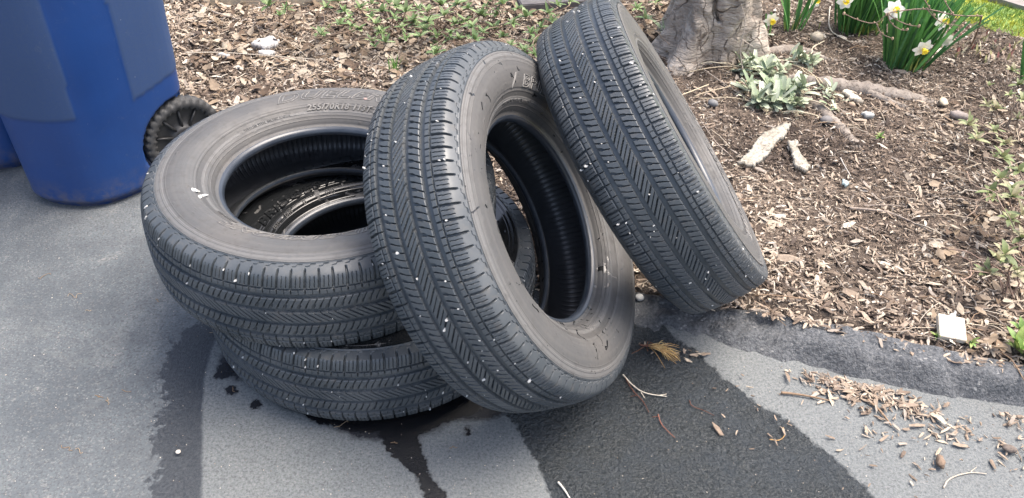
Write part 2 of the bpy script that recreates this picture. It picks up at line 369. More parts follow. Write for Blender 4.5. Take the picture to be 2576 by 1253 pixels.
def curve_at(P, s):
    L = np.r_[0, np.cumsum(np.linalg.norm(np.diff(P, axis=0), axis=1))]
    x = np.interp(s, L, P[:, 0]); r = np.interp(s, L, P[:, 1]); e = 1e-3
    dx = np.interp(s+e, L, P[:, 0])-np.interp(s-e, L, P[:, 0]); dr = np.interp(s+e, L, P[:, 1])-np.interp(s-e, L, P[:, 1]); n = np.hypot(dx, dr)+1e-12
    return x, r, -dr/n, dx/n, L[-1]
S_T = .132                                # arc of the tread mesh on each side
NP = 90; PITCHL = 2*math.pi*.407/NP
def tread_h(u, s):                        # u: signed arc across, s: arc along; returns depth below the surface
    a = np.abs(u); sg = np.sign(u); h = np.zeros_like(u)
    def gr(c, w_, d): return d*np.clip((w_/2+.0012-np.abs(a-c))/.0012, 0, 1)
    for c, w_ in ((.0184, .0090), (.0545, .0096)): h = np.maximum(h, gr(c, w_, .0068))
    h = np.maximum(h, gr(.0716, .0018, .0045))
    def per(x, p): x = x/p; return np.abs(x-np.round(x))*p
    def slot(d, w_, dep): return dep*np.clip((w_/2+.0009-d)/.0009, 0, 1)
    c = a < .0140; k = slot(per(s+u*1.2, PITCHL/2), .0006, .0050); k2 = slot(per(s+u*1.2, PITCHL), .0026, .0065)
    h = np.where(c, np.maximum(h, np.maximum(k, k2)), h)
    b = (a > .0230) & (a < .0497); t = (a-.0230)/.0267
    ss = s-u*.30-sg*.005*t*t+np.where(u > 0, .008, 0)
    wv = .0012+.0040*sstep(.45, .65, np.where(u > 0, 1-t, t))
    k = .0062*np.maximum(np.clip((wv/2+.0008-per(ss, PITCHL))/.0008, 0, 1), np.clip((.0001+wv*.16+.0008-per(ss+PITCHL/2, PITCHL))/.0008, 0, 1))
    h = np.where(b, np.maximum(h, k), h)
    st = (a > .0595) & (a < .0708); sh_s = s+np.where(u > 0, .011, .002)
    h = np.where(st, np.maximum(h, np.maximum(slot(per(sh_s, PITCHL/2), .0002, .003), slot(per(sh_s, PITCHL), .0010, .006))), h)
    sh = (a > .0724) & (a < .118); off = sh_s-sstep(.07, .098, a)*.002
    d1 = per(off, PITCHL); main = .0068*np.clip(((.0036-.0014*sstep(.09, .116, a))/2+.0009-d1)/.0009, 0, 1)*(1-sstep(.112, .118, a))
    d3 = np.minimum(per(off-PITCHL*.34, PITCHL), per(off+PITCHL*.34, PITCHL)); sp = .0036*np.clip((.0010-d3)/.0009, 0, 1)*((a > .0755) & (a < .100))
    h = np.where(sh, np.maximum(h, np.maximum(main, sp)), h)
    x = np.mod(off/PITCHL, 1.)
    zz = .1205+.0060*np.where(x < .3, .15+x*.3, np.where(x < .42, .24+(x-.3)*6.3, np.where(x < .8, 1.-.2*(x-.42), 9.)))
    h = np.where((a > .112), np.maximum(h, .0016*np.clip((.0013-np.abs(a-zz))/.0008, 0, 1)), h)
    h = np.where(a > .126, h-.0012*np.clip((.0012-np.abs(a-.1290))/.0006, 0, 1), h)
    return h
def ring_grid(nrow, ncol):
    i = np.arange((nrow-1)*ncol); rr = i//ncol; cc = i % ncol; c2 = (cc+1) % ncol
    return np.stack([rr*ncol+cc, rr*ncol+c2, (rr+1)*ncol+c2, (rr+1)*ncol+cc], 1)
MESHC = {}
def tire_meshes(sq_up, sq_dn):
    key = (sq_up, sq_dn)
    if key in MESHC: return MESHC[key]
    H = chaikin(HALF); I = chaikin(INNER); out = {}
    # tread
    us = np.unique(np.round(np.concatenate([np.arange(-.132, .1321, .0013), [q*k for q in (.0140, .0144, .0226, .0230, .0497, .0501, .0591, .0595, .0708, .0724, .118) for k in (-1, 1)]]), 5))
    nc = NP*24; th = np.arange(nc)/nc*2*math.pi
    PU, PD = squash(H, sq_up), squash(H, sq_dn)
    xu, ru, nxu, nru, LU = curve_at(PU, np.abs(us)); xd, rd, nxd, nrd, LD = curve_at(PD, np.abs(us)); up = us >= 0
    x = np.where(up, xu, -xd); r = np.where(up, ru, rd); nx = np.where(up, nxu, -nxd); nr = np.where(up, nru, nrd)
    c0 = np.abs(us) < 2e-3; nx[c0] = 0; nr[c0] = 1
    U, T = np.meshgrid(us, th, indexing='ij'); h = tread_h(U, T*.407)
    XX = x[:, None]-nx[:, None]*h; RR = r[:, None]-nr[:, None]*h
    V = np.stack([RR*np.cos(T), RR*np.sin(T), XX], -1).reshape(-1, 3)
    out['tread'] = mesh_np('tread', V, ring_grid(len(us), nc), False)
    for nm, P, sg in (('up', PU, 1), ('dn', PD, -1)):
        L = curve_at(P, np.array([0.]))[4]
        d = np.linalg.norm(P-np.array([.0735*WS, .2345]), axis=1); Ls = np.r_[0, np.cumsum(np.linalg.norm(np.diff(P, axis=0), axis=1))]; sb = Ls[d.argmin()]
        s = np.arange(S_T-.0005, sb, .0009); x, r, nx, nr, _ = curve_at(P, s); nc2 = 480; th = np.arange(nc2)/nc2*2*math.pi
        h = np.zeros_like(s)
        for c, w_, a in ((.372, .0012, .0007), (.3665, .001, .0006), (.361, .001, .0006), (.352, .0012, .0008), (.341, .001, .0005), (.277, .0015, .0008), (.262, .0012, .0007), (.256, .001, .0006), (.250, .001, .0006)):
            h += 1.6*a*np.clip(1-np.abs(r-c)/w_, 0, 1)
        h += .0010*(sstep(.3475, .349, r)) - .0012*(1-sstep(.2815, .284, r))+.0010*(1-sstep(.2655, .267, r))
        HH = h[:, None]+0*th[None]
        rg = np.random.default_rng(5)
        for _ in range(150):               # vent marks and mould lines
            i0 = rg.integers(0, nc2); k0 = rg.integers(5, len(s)-12); ln = rg.integers(3, 9); HH[k0:k0+ln, i0] += .0012
        X2 = (x[:, None]+nx[:, None]*HH)*sg; R2 = r[:, None]+nr[:, None]*HH
        V = np.stack([R2*np.cos(th), R2*np.sin(th), X2], -1).reshape(-1, 3); F = ring_grid(len(s), nc2); F = F if sg < 0 else F
        out['side_'+nm] = mesh_np('sidewall', V, F, True)
        s = np.linspace(sb-.001, L, 26); x, r, nx, nr, _ = curve_at(P, s); h = .0012*np.clip(1-np.abs(r-.2372)/.0015, 0, 1)+.0006*np.clip(1-np.abs(r-.2335)/.001, 0, 1)
        X2 = (x+nx*h)*sg; R2 = r+nr*h; th = np.arange(360)/360*2*math.pi
        # small teeth along the toe
        V = np.stack([R2[:, None]*np.cos(th), R2[:, None]*np.sin(th), X2[:, None]+0*th], -1).reshape(-1, 3)
        out['bead_'+nm] = mesh_np('bead', V, ring_grid(26, 360), True)
    IU, ID = squash(I, sq_up), squash(I, sq_dn)
    P = np.vstack([IU*[1, 1], (ID*[-1, 1])[::-1][1:]]); L = np.r_[0, np.cumsum(np.linalg.norm(np.diff(P, axis=0), axis=1))]; s = np.linspace(0, L[-1], 90)
    x = np.interp(s, L, P[:, 0]); r = np.interp(s, L, P[:, 1]); nc3 = 1440; th = np.arange(nc3)/nc3*2*math.pi
    rib = (np.arange(nc3) % 8 < 2)*-.0022; amt = sstep(.345, .37, r)
    RR = r[:, None]-rib[None]*amt[:, None]
    V = np.stack([RR*np.cos(th), RR*np.sin(th), x[:, None]+0*th], -1).reshape(-1, 3)
    out['liner'] = mesh_np('inner_liner', V, ring_grid(90, nc3), True)
    out['P'] = {1: PU, -1: PD}
    MESHC[key] = out; return out
def side_x(P, r):
    q = P[P[:, 0] > .05*WS]; q = q[(q[:, 1] > .24)]; o = q[:, 1].argsort(); return np.interp(r, q[o, 1], q[o, 0])
def letters(txt, P, r0, size, th_deg, sx=1., shear=0., solid=False, depth=.0016, sg=1, weight=.0, space=1.1, line=.0009):
    cu = bpy.data.curves.new('t', 'FONT'); cu.body = txt; cu.size = size; cu.align_x = 'CENTER'; cu.shear = shear; cu.offset = weight; cu.space_character = space
    cu.resolution_u = 3
    if solid: cu.extrude = depth
    else: cu.fill_mode = 'NONE'; cu.bevel_depth = line; cu.bevel_resolution = 1
    o = bpy.data.objects.new('t', cu); col.objects.link(o); dg = bpy.context.evaluated_depsgraph_get()
    me = bpy.data.meshes.new_from_object(o.evaluated_get(dg)); bpy.data.objects.remove(o); bpy.data.curves.remove(cu)
    import bmesh
    bm = bmesh.new(); bm.from_mesh(me)
    es = [e for e in bm.edges if e.calc_length() > .006]
    if es and not solid: bmesh.ops.subdivide_edges(bm, edges=es, cuts=4)
    if solid: bmesh.ops.triangulate(bm, faces=bm.faces)
    bm.to_mesh(me); bm.free()
    n = len(me.vertices); V = np.zeros(n*3, np.float32); me.vertices.foreach_get('co', V); V = V.reshape(-1, 3)
    th = R(th_deg)-sg*V[:, 0]*sx/(r0+size*.35); r = r0+V[:, 1]; e = 1e-3
    x = side_x(P, r); nx_ = -(side_x(P, r+e)-side_x(P, r-e))/(2*e); nn = np.hypot(1, nx_)
    z = V[:, 2]+(.0010 if solid else .0004)
    W_ = np.stack([(r+z*nx_/nn)*np.cos(th), (r+z*nx_/nn)*np.sin(th), sg*(x+z/nn)], 1)
    me.vertices.foreach_set('co', W_.astype(np.float32).ravel()); me.update(); me.name = 'lettering'; return me
PEBV = []
for k in range(5):
    mb = MB(); ico_blob(mb, (0, 0, 0), 1, (1, .75, .7), (1, 1, 1), .22, 7, 4); PEBV.append(mb)
PEBM = []
for mb in PEBV:
    me = bpy.data.meshes.new('pebble'); me.from_pydata(mb.v, [], mb.f); me.materials.append(M_PEB); PEBM.append(me)
def tire(c, n, label, sq=(False, False), texts=(), side_mat=None, npeb=30, spin=0., seed=0, urange=(-.11, .11), wide=1.):
    rnd = random.Random(seed)
    n = np.array(n, float); n /= np.linalg.norm(n); Z = n; Yv = np.array([0, 0, 1.])-n[2]*n
    if abs(n[2]) > .9: Yv = np.array([0, 1., 0])-n[1]*n
    Yv /= np.linalg.norm(Yv); Xv = np.cross(Yv, Z)
    M = tire_meshes(*sq)
    root = empty('tire', c, label, 'tire', 'four used tires piled at the edge of the driveway')
    mm = Matrix.Identity(4)
    for i in range(3): mm[i][0] = Xv[i]; mm[i][1] = Yv[i]; mm[i][2] = Z[i]; mm[i][3] = c[i]
    root.matrix_world = mm
    sm = side_mat or M_SIDE
    def part(nm, me, mat_, rot=0.):
        o = bpy.data.objects.new(nm, me); col.objects.link(o)
        if not len(me.materials): me.materials.append(mat_)
        o.material_slots[0].link = 'OBJECT'; o.material_slots[0].material = mat_
        o.parent = root; o.rotation_euler.z = rot; return o
    tr = part('tread', M['tread'], M_TREAD, spin)
    part('sidewall', M['side_up'], sm, spin); part('sidewall', M['side_dn'], sm, spin*.5)
    part('bead', M['bead_up'], M_BEAD); part('bead', M['bead_dn'], M_BEAD); part('inner_liner', M['liner'], M_LINER, spin)
    for t in texts:
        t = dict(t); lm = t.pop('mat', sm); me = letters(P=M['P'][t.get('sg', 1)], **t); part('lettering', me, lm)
    # white gravel caught in the tread slots
    H = squash(chaikin(HALF), False); k = 0; tries = 0; c = np.array(c)
    while k < npeb and tries < 9000:
        tries += 1; j = rnd.randrange(NP*2); fam = rnd.random(); u = rnd.uniform(*urange); a = abs(u); sgn = 1 if u > 0 else -1
        if a < .0140: s = (j//2)*PITCHL-u*1.2
        elif .0235 < a < .0490: t = (a-.0230)/.0267; s = j*PITCHL/2+u*.30+sgn*.005*t*t-(.008 if u > 0 else 0)
        elif .0735 < a < .108: s = (j//2)*PITCHL-(.011 if u > 0 else .002)
        elif .070 < a < .0735: s = rnd.uniform(0, 2.55); u = sgn*.0716
        else: continue
        th = s/.407; x, r, nx, nr, _ = curve_at(H, np.array([abs(u)])); x = float(x[0])*sgn; r = float(r[0]); nx = float(nx[0])*sgn; nr = float(nr[0])
        ths = th+spin; nl = np.array([nr*math.cos(ths), nr*math.sin(ths), nx]); nw = nl[0]*Xv+nl[1]*Yv+nl[2]*Z
        pl = np.array([(r-.001*nr)*math.cos(ths), (r-.001*nr)*math.sin(ths), x-nx*.001]); pw = c+pl[0]*Xv+pl[1]*Yv+pl[2]*Z
        vd = CO-pw; vd /= np.linalg.norm(vd)
        if nw@vd < .15 or pw[2] < .03: continue
        q = pw-CO; sx_, sy_ = 1288+FPX*(q@RT)/(q@FW), 626.5-FPX*(q@UP)/(q@FW)
        if not (0 < sx_ < 2576 and 0 < sy_ < 1253): continue
        o = bpy.data.objects.new('pebble', PEBM[rnd.randrange(5)]); col.objects.link(o); o.parent = root
        z = rnd.choice([.0017, .002, .0024, .0026, .003, .0042])*wide; o.scale = (z*rnd.uniform(1., 1.9), z*rnd.uniform(.7, 1.1), z*.8); o.location = Vector(pl.tolist())
        o.rotation_euler = (rnd.uniform(0, 1), rnd.uniform(0, 1), th+spin); k += 1
    return root
def nvec(az, el): return (math.cos(az)*math.cos(el), math.sin(az)*math.cos(el), math.sin(el))
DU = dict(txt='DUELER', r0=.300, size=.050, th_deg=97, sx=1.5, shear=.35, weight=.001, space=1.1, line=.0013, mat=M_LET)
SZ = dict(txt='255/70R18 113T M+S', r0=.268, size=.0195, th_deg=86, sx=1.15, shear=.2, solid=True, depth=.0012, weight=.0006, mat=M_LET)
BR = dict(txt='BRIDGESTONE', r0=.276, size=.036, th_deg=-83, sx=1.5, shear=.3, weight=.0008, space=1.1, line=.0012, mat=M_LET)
TA = tire((-.4473, 1.6245, .335), (.015, .0076, 1), 'worn black tire lying flat on top of the other one, dusty upper sidewall facing up', (False, True),
     (DU, SZ, BR, dict(txt='TUBELESS STEEL BELTED RADIAL', r0=.262, size=.0075, th_deg=132, sx=1.1, solid=True, depth=.0007),
      dict(txt='MADE IN USA', r0=.262, size=.008, th_deg=-128, sx=1.2, solid=True, depth=.0007)), M_SIDE, 26, .3, 3, (-.11, .11))
tire((-.3468, 1.5996, .137), (0, -.0131, 1), 'bottom tire lying flat on the wet asphalt under the other flat tire', (True, False),
     (dict(BR, th_deg=133, r0=.276, size=.036, mat=M_SIDE_WET, solid=True, depth=.002, sx=1.45),
      dict(txt='DOT', r0=.252, size=.011, th_deg=176, sx=1.1, solid=True, depth=.001, mat=M_SIDE_DRIP),
      dict(txt='EBXL', r0=.252, size=.011, th_deg=165, sx=1.1, solid=True, depth=.001, mat=M_SIDE_DRIP),
      dict(txt='DHV', r0=.252, size=.012, th_deg=153, sx=1.1, solid=True, depth=.001, mat=M_SIDE_DRIP),
      dict(txt='D', r0=.252, size=.012, th_deg=140, sx=1.1, solid=True, depth=.001, mat=M_SIDE_DRIP),
      dict(txt='J1BD', r0=.252, size=.011, th_deg=123, sx=1.1, solid=True, depth=.001, mat=M_SIDE_DRIP)), M_SIDE_WET, 34, .9, 4)
tire((.0082, 1.4798, .3842), nvec(-.2262, .5496), 'middle tire leaning on the flat pair, dusty sidewall and open center facing right', (False, False),
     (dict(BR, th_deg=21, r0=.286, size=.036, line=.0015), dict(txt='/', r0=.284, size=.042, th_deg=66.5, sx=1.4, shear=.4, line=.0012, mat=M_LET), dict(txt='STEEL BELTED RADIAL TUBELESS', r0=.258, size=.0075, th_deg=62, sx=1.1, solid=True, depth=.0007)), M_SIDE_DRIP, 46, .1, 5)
tire((.3517, 1.7704, .3985), nvec(.058, .61), 'rightmost tire leaning on the middle tire, many white pebbles stuck in its tread', (True, False),
     (BR, dict(DU, th_deg=-30)), M_SIDE, 54, .55, 6)

PA_ = squash(chaikin(HALF), False)
for nm, mat_, L in (('bird_dropping', M_PEB, [(484, 480, .007, 2.2), (500, 492, .006, 1.4), (508, 484, .005, 2.4), (497, 478, .003, 1.)]), ('pink_dot', m_simple('pink_paint', (.62, .36, .32), .7), [(918, 248, .0055, 1.)])):
    mb = MB()
    for x, y, rr_, el_ in L:
        p = at(x, y, .452)-np.array([-.4473, 1.6245, .335]); q_ = math.hypot(p[0], p[1]); z_ = float(side_x(PA_, q_)); ico_blob(mb, (p[0], p[1], z_-.0002), rr_, (el_, 1, .25), (1, 1, 1), .3, 9, 4)
    mb.build(nm, mat_, TA)
# ------------------------------------------------------------------ blue bins
def m_bin():
    N = NT('blue_bin_plastic'); n = N.noise(3, 4, .6); n2 = N.noise(130, 3, .7); sc_ = N.noise(16, 6, .8, dist=2.)
    mp = N.n('Mapping'); N.l(N.coord(), mp.inputs[0]); mp.inputs['Scale'].default_value = (30, 30, 260); mp.inputs['Rotation'].default_value = (.5, .3, 0)
    sr = N.noise(1., 4, .8, vec=mp.outputs[0]); pn = N.attr('panel')
    base = N.mix(N.ramp(n, [(.35, 0.), (.7, 1.)]), (.010, .043, .165), (.012, .056, .210))
    base = N.mix(N.math('MULTIPLY', pn, N.ramp(n2, [(.3, .55), (.7, .8)])), base, (.040, .072, .145))
    base = N.mix(N.ramp(sr, [(.62, 0.), (.8, .3)]), base, (.12, .17, .26))
    sx = N.n('SeparateXYZ'); N.l(N.coord(), sx.inputs[0]); low = N.math('MULTIPLY', N.ramp(sx.outputs[2], [(.0, 1.), (.11, 0.)]), N.ramp(N.noise(24, 5, .7), [(.4, 0.), (.65, .8)]))
    base = N.mix(low, base, (.16, .13, .10))
    base = N.mix(N.ramp(sc_, [(.60, 0.), (.78, .4)]), base, (.16, .17, .18))
    base = N.mix(N.ramp(N.vor(26), [(.018, .8), (.03, 0.)]), base, (.4, .42, .44))
    return N.out(base, N.mix(pn, .42, .6), N.bump(n2, N and .25, .001), Specular_IOR_Level=.5)
M_BIN = m_bin()
M_BLK = m_simple('black_wheel_plastic', (.016, .017, .019), .45, (.03, .03, .03), 60, .3)
M_WTREAD = m_simple('bin_wheel_rubber', (.065, .065, .065), .7, (.03, .03, .03), 50, .4)
def bin_body(outline, cx, cy, H, grow, panel, axle=None, nseg=260, nz=150):
    P = np.array(outline, float)
    for _ in range(2):
        Q = []
        for a, b in zip(P, np.roll(P, -1, 0)): Q += [a*.75+b*.25, a*.25+b*.75]
        P = np.array(Q)
    P = resample(np.vstack([P, P[:1]]), nseg+1)[:-1]; zs = np.linspace(0, H, nz)
    tn = np.roll(P, -1, 0)-np.roll(P, 1, 0); tn /= np.linalg.norm(tn, axis=1)[:, None]; nr = np.stack([tn[:, 1], -tn[:, 0]], 1)
    A = (P[:, 0]*np.roll(P[:, 1], -1)-np.roll(P[:, 0], -1)*P[:, 1]).sum()
    if A < 0: nr = -nr
    V = []; pa = []
    for z in zs:
        k = 1+grow*z; q = np.stack([cx+(P[:, 0]-cx)*k, cy+(P[:, 1]-cy)*k], 1)
        pm = panel(q, z); bot = -.022*(1-sstep(0, .035, z)); off = .0022*pm+bot
        q = q+nr*np.atleast_1d(off)[:, None] if np.ndim(off) else q+nr*off
        if axle is not None:
            c, ax, rad = axle; d = np.stack([q[:, 0]-c[0], q[:, 1]-c[1], np.full(len(q), z-c[2])], 1); t = d@ax; rd = np.sqrt(np.maximum((d*d).sum(1)-t*t, 0))
            ins = (1-sstep(rad-.012, rad, rd))*(t > -.07); q = q-ax[:2]*(ins*(t+.075))[:, None]
        V.append(np.column_stack([q, np.full(len(q), z)])); pa.append(pm)
    V = np.concatenate(V); pa = np.concatenate(pa); F = ring_grid(nz, nseg)
    V = np.vstack([V, [[cx, cy, .0]]])
    me = mesh_np('body', V, F, True); a = me.attributes.new('panel', 'FLOAT', 'POINT'); a.data.foreach_set('value', np.r_[pa, 0].astype(np.float32)); return me, P
OUT1 = [(-1.475, 2.13), (-1.475, 2.085), (-1.44, 2.045), (-1.38, 2.022), (-1.28, 2.012), (-1.215, 2.035), (-1.155, 2.085), (-1.055, 2.22), (-1.035, 2.28), (-1.08, 2.37), (-1.24, 2.61), (-1.3, 2.635), (-1.36, 2.61), (-1.46, 2.45)]
OUT1 = OUT1
AX = np.array([.74, -.67, 0]); WC = np.array([-1.052, 2.262, .125])
def panel1(q, z):
    x = q[:, 0]; y = q[:, 1]; lb = -1.222+.05*(z-.317); l = (x < lb) & (y < 2.25) & (z > .312)
    rb = -1.073+.03*(z-.34); rb = rb-.03; r_ = (x > rb) & (y < 2.36) & (z > .325+.35*(x+1.073))
    return np.clip(l.astype(float)+r_, 0, 1)*float(z < .93)
b1 = empty('recycling_bin', (-1.25, 2.25, 0), 'scuffed blue wheeled bin on the asphalt, its black wheel touching the flat tires', 'bin', 'blue wheeled bins')
me, P1 = bin_body(OUT1, -1.45, 2.25, 1.02, .115, panel1, (WC, AX, .142))
def childof(root, me, nm, mat_):
    V = np.zeros(len(me.vertices)*3, np.float32); me.vertices.foreach_get('co', V); V = V.reshape(-1, 3)-np.array(root.location, dtype=np.float32); me.vertices.foreach_set('co', V.ravel()); me.update()
    return link(nm, me, mat_, root)
childof(b1, me, 'body', M_BIN)
def loft_cap(P, cx, cy, k0, levels, nm, root, mat_):
    V = []; n = len(P)
    for k, z in levels: V.append(np.column_stack([cx+(P[:, 0]-cx)*k, cy+(P[:, 1]-cy)*k, np.full(n, z)]))
    V = np.concatenate(V); me = mesh_np(nm, V, ring_grid(len(levels), n), True); return childof(root, me, nm, mat_)
loft_cap(P1, -1.4, 2.28, 1, [(1.13, 1.0), (1.2, 1.0), (1.2, 1.035), (1.14, 1.035), (1.14, 1.02)], 'rim', b1, M_BIN)
loft_cap(P1, -1.4, 2.28, 1, [(1.16, 1.04), (1.22, 1.045), (1.2, 1.07), (.9, 1.10), (.4, 1.115), (.01, 1.12)], 'lid', b1, M_BIN)
def wheel(root, c, ax, rad, wd):
    ax = ax/np.linalg.norm(ax); u = np.array([0, 0, 1.]); v = np.cross(ax, u); c = c-np.array(root.location)
    whl = empty('wheel', (0, 0, 0)); whl.parent = root
    def lathe(prof, n, mod=None):
        V = []
        for (x, r) in prof:
            for j in range(n):
                th = 2*math.pi*j/n; rr = r-(mod(x, j) if mod else 0); V.append(c+ax*x+rr*(math.cos(th)*u+math.sin(th)*v))
        return V
    n = 160; h = wd/2
    pr = [(-h, rad*.80), (-h, rad*.93), (-h*.9, rad*.97), (-h*.86, rad), (-h*.3, rad*1.005), (-h*.28, rad*1.005), (h*.28, rad*1.005), (h*.3, rad*1.005), (h*.86, rad), (h*.9, rad*.97), (h, rad*.93), (h*1.02, rad*.86), (h*.9, rad*.79), (h*.5, rad*.78)]
    mod = lambda x, j: .006 if (abs(x) > h*.29 and abs(x) < h*.97 and (j+(2 if x > 0 else 0)) % 5 in (0, 1)) else 0
    o1 = childof0(root, lathe(pr, n, mod), ring_grid(len(pr), n), 'tire', M_WTREAD, whl)
    pr = [(h*.55, rad*.79), (h*.62, rad*.76), (h*.4, rad*.72), (h*.3, rad*.35), (h*.8, rad*.3), (h*.95, rad*.22), (h*.9, rad*.02)]
    o2 = childof0(root, lathe(pr, 64), ring_grid(len(pr), 64), 'hub', M_BLK, whl)
    mb = MB()
    for k in range(10):
        th = 2*math.pi*k/10; d = math.cos(th)*u+math.sin(th)*v; mb.tube([c+ax*h*.62+d*rad*.26, c+ax*h*.5+d*rad*.77], .0045, 5)
    o3 = mb.build('spoke', M_BLK, whl)
def childof0(root, V, F, nm, mat_, par):
    return link(nm, mesh_np(nm, V, F, True), mat_, par)
wheel(b1, WC+AX*.012, AX, .127, .05)
wheel(b1, np.array([-1.34, 2.53, .127]), -AX, .127, .05)
mb = MB(); c0 = WC-np.array(b1.location); c1 = np.array([-1.34, 2.53, .127])-np.array(b1.location); mb.tube([c0, c1], .01, 8); mb.build('axle', M_BLK, b1)
b2 = empty('recycling_bin', (-1.95, 2.55, 0), 'darker blue bin at the left edge, mostly hidden behind the scuffed blue bin', 'bin', 'blue wheeled bins')
O2 = [(x-.03, y) for x, y in ((-2.25, 2.36), (-2.1, 2.24), (-1.75, 2.185), (-1.60, 2.20), (-1.52, 2.25), (-1.56, 2.45), (-1.66, 2.7), (-1.8, 2.8), (-2.15, 2.75), (-2.25, 2.6))]
me, P2 = bin_body(O2, -1.95, 2.5, 1.02, .10, lambda q, z: np.zeros(len(q)), None, 160, 60); childof(b2, me, 'body', M_BIN)
loft_cap(P2, -1.95, 2.5, 1, [(1.08, 1.0), (1.14, 1.0), (1.14, 1.035), (1.08, 1.035)], 'rim', b2, M_BIN)
loft_cap(P2, -1.95, 2.5, 1, [(1.12, 1.04), (1.16, 1.045), (1.14, 1.07), (.9, 1.10), (.4, 1.115), (.01, 1.12)], 'lid', b2, M_BIN)

# ------------------------------------------------------------------ mulch
TAN = np.array([(.46, .385, .30), (.38, .305, .235), (.30, .235, .18), (.22, .17, .13), (.165, .127, .10), (.115, .087, .069), (.075, .058, .048), (.33, .285, .24), (.56, .50, .42)])
def chips(name, xy, z, L, W, T, cols, tilt=.28, label=None, cat=None):
    n = len(xy); rg = RNG
    tv = np.array([(-.5, -.32, -.5), (-.5, .32, -.5), (-.5, .32, .5), (-.5, -.32, .5), (0, -.5, -.5), (0, .5, -.5), (0, .5, .5), (0, -.5, .5), (.5, -.22, -.4), (.5, .22, -.4), (.5, .22, .4), (.5, -.22, .4)])
    tf = np.array([(0, 1, 2, 3), (0, 4, 5, 1), (1, 5, 6, 2), (2, 6, 7, 3), (3, 7, 4, 0), (4, 8, 9, 5), (5, 9, 10, 6), (6, 10, 11, 7), (7, 11, 8, 4), (8, 11, 10, 9)])
    V = np.repeat(tv[None], n, 0)+rg.normal(0, .10, (n, 12, 3))*[1, 1, .6]
    V = V*np.stack([L, W, T], 1)[:, None]
    V[:, 4:8, 2] += (rg.normal(0, .06, n)*L)[:, None]
    ya = rg.uniform(0, 2*math.pi, n); pi_ = rg.normal(0, tilt, n); ro = rg.normal(0, tilt*1.3, n)
    c, s = np.cos(ro), np.sin(ro); y_, z_ = V[..., 1]*c[:, None]-V[..., 2]*s[:, None], V[..., 1]*s[:, None]+V[..., 2]*c[:, None]
    c, s = np.cos(pi_), np.sin(pi_); x_, z2 = V[..., 0]*c[:, None]+z_*s[:, None], -V[..., 0]*s[:, None]+z_*c[:, None]
    c, s = np.cos(ya), np.sin(ya); X_, Y_ = x_*c[:, None]-y_*s[:, None], x_*s[:, None]+y_*c[:, None]
    W_ = np.stack([X_+xy[:, 0:1], Y_+xy[:, 1:2], z2+z[:, None]], -1)
    F = (tf[None]+np.arange(n)[:, None, None]*12).reshape(-1, 4)
    o = link(name, mesh_np(name, W_.reshape(-1, 3), F, False, np.repeat(cols, 12, 0)), M_CHIP); return tag(o, label, cat, kind='stuff')
LAWN = [at(x, y, .06)[:2] for x, y in ((2200, -30), (2290, 0), (2350, 18), (2413, 50), (2506, 73), (2576, 92), (2700, 130), (2900, 200))]
LAWNP = np.array([tuple(q) for q in LAWN]+[(6, 2.2), (12, 2.0), (12, 12), (2.2, 12)])
def bed_points(n, xr, yr, dens):
    q = np.stack([RNG.uniform(*xr, n), RNG.uniform(*yr, n)], 1); d = -sdist(BED, q); ok = (d > .0) & (sdist(LAWNP, q) > -.01) & (RNG.random(n) < dens(q)); return q[ok], d[ok]
def dens(q):
    dist = np.hypot(q[:, 0], q[:, 1]); patch = vnoise(q[:, 0], q[:, 1], .22, 21)*.6+vnoise(q[:, 0], q[:, 1], .07, 22)*.4
    edge = (q[:, 0] > .3)*np.exp(-np.maximum(-sdist(BED, q), 0)/.35)
    return np.clip(.45+.9*sstep(.3, .6, patch)+edge*.8, .1, 1)*np.clip(1.3-.10*dist, .5, 1)
q, d = bed_points(215000, (-2.7, 2.7), (1.1, 4.1), dens)
n = len(q); right = sstep(.3, .9, q[:, 0]); near = np.exp(-d/.3)*right
leftz = 1-sstep(-.2, .5, q[:, 0])
L = np.clip(RNG.lognormal(math.log(.0102), .55, n), .004, .05)*(1+.5*near+.5*leftz); W = L*RNG.uniform(.13, .40, n); T = RNG.uniform(.0009, .0026, n)
light = vnoise(q[:, 0], q[:, 1], .3, 31)*.5+vnoise(q[:, 0], q[:, 1], .08, 32)*.5
light = sstep(.25, .75, light); b_ = np.clip(light*.62+.30*near+.25*leftz+RNG.normal(0, .27, n)+.12, 0, 1)
idx = np.clip(((1-b_)*7).astype(int), 0, 6); cols = TAN[idx]*RNG.uniform(.8, 1.25, (n, 1))*(1-.12*(1-near)*right)[:, None]
pal = RNG.random(n); cols[pal > .93] = TAN[8]*RNG.uniform(.8, 1.15, ((pal > .93).sum(), 1)); m_ = pal < .1; cols[m_] = TAN[7]
chips('mulch_chips', q, bedz(q)+RNG.uniform(0, .011, n), L, W, T, cols, .30, 'shredded brown and tan wood mulch covering the bed', 'mulch')
# fine shreds
q, d = bed_points(60000, (-2.6, 2.7), (1.1, 4.0), lambda q: np.full(len(q), .9)); n = len(q)
L = RNG.uniform(.006, .022, n); cols = TAN[RNG.integers(1, 7, n)]*RNG.uniform(.6, 1.1, (n, 1))
chips('mulch_shreds', q, bedz(q)+RNG.uniform(0, .009, n), L, np.full(n, .0018), np.full(n, .0011), cols, .35, 'fine dark splinters between the wood mulch pieces', 'mulch')
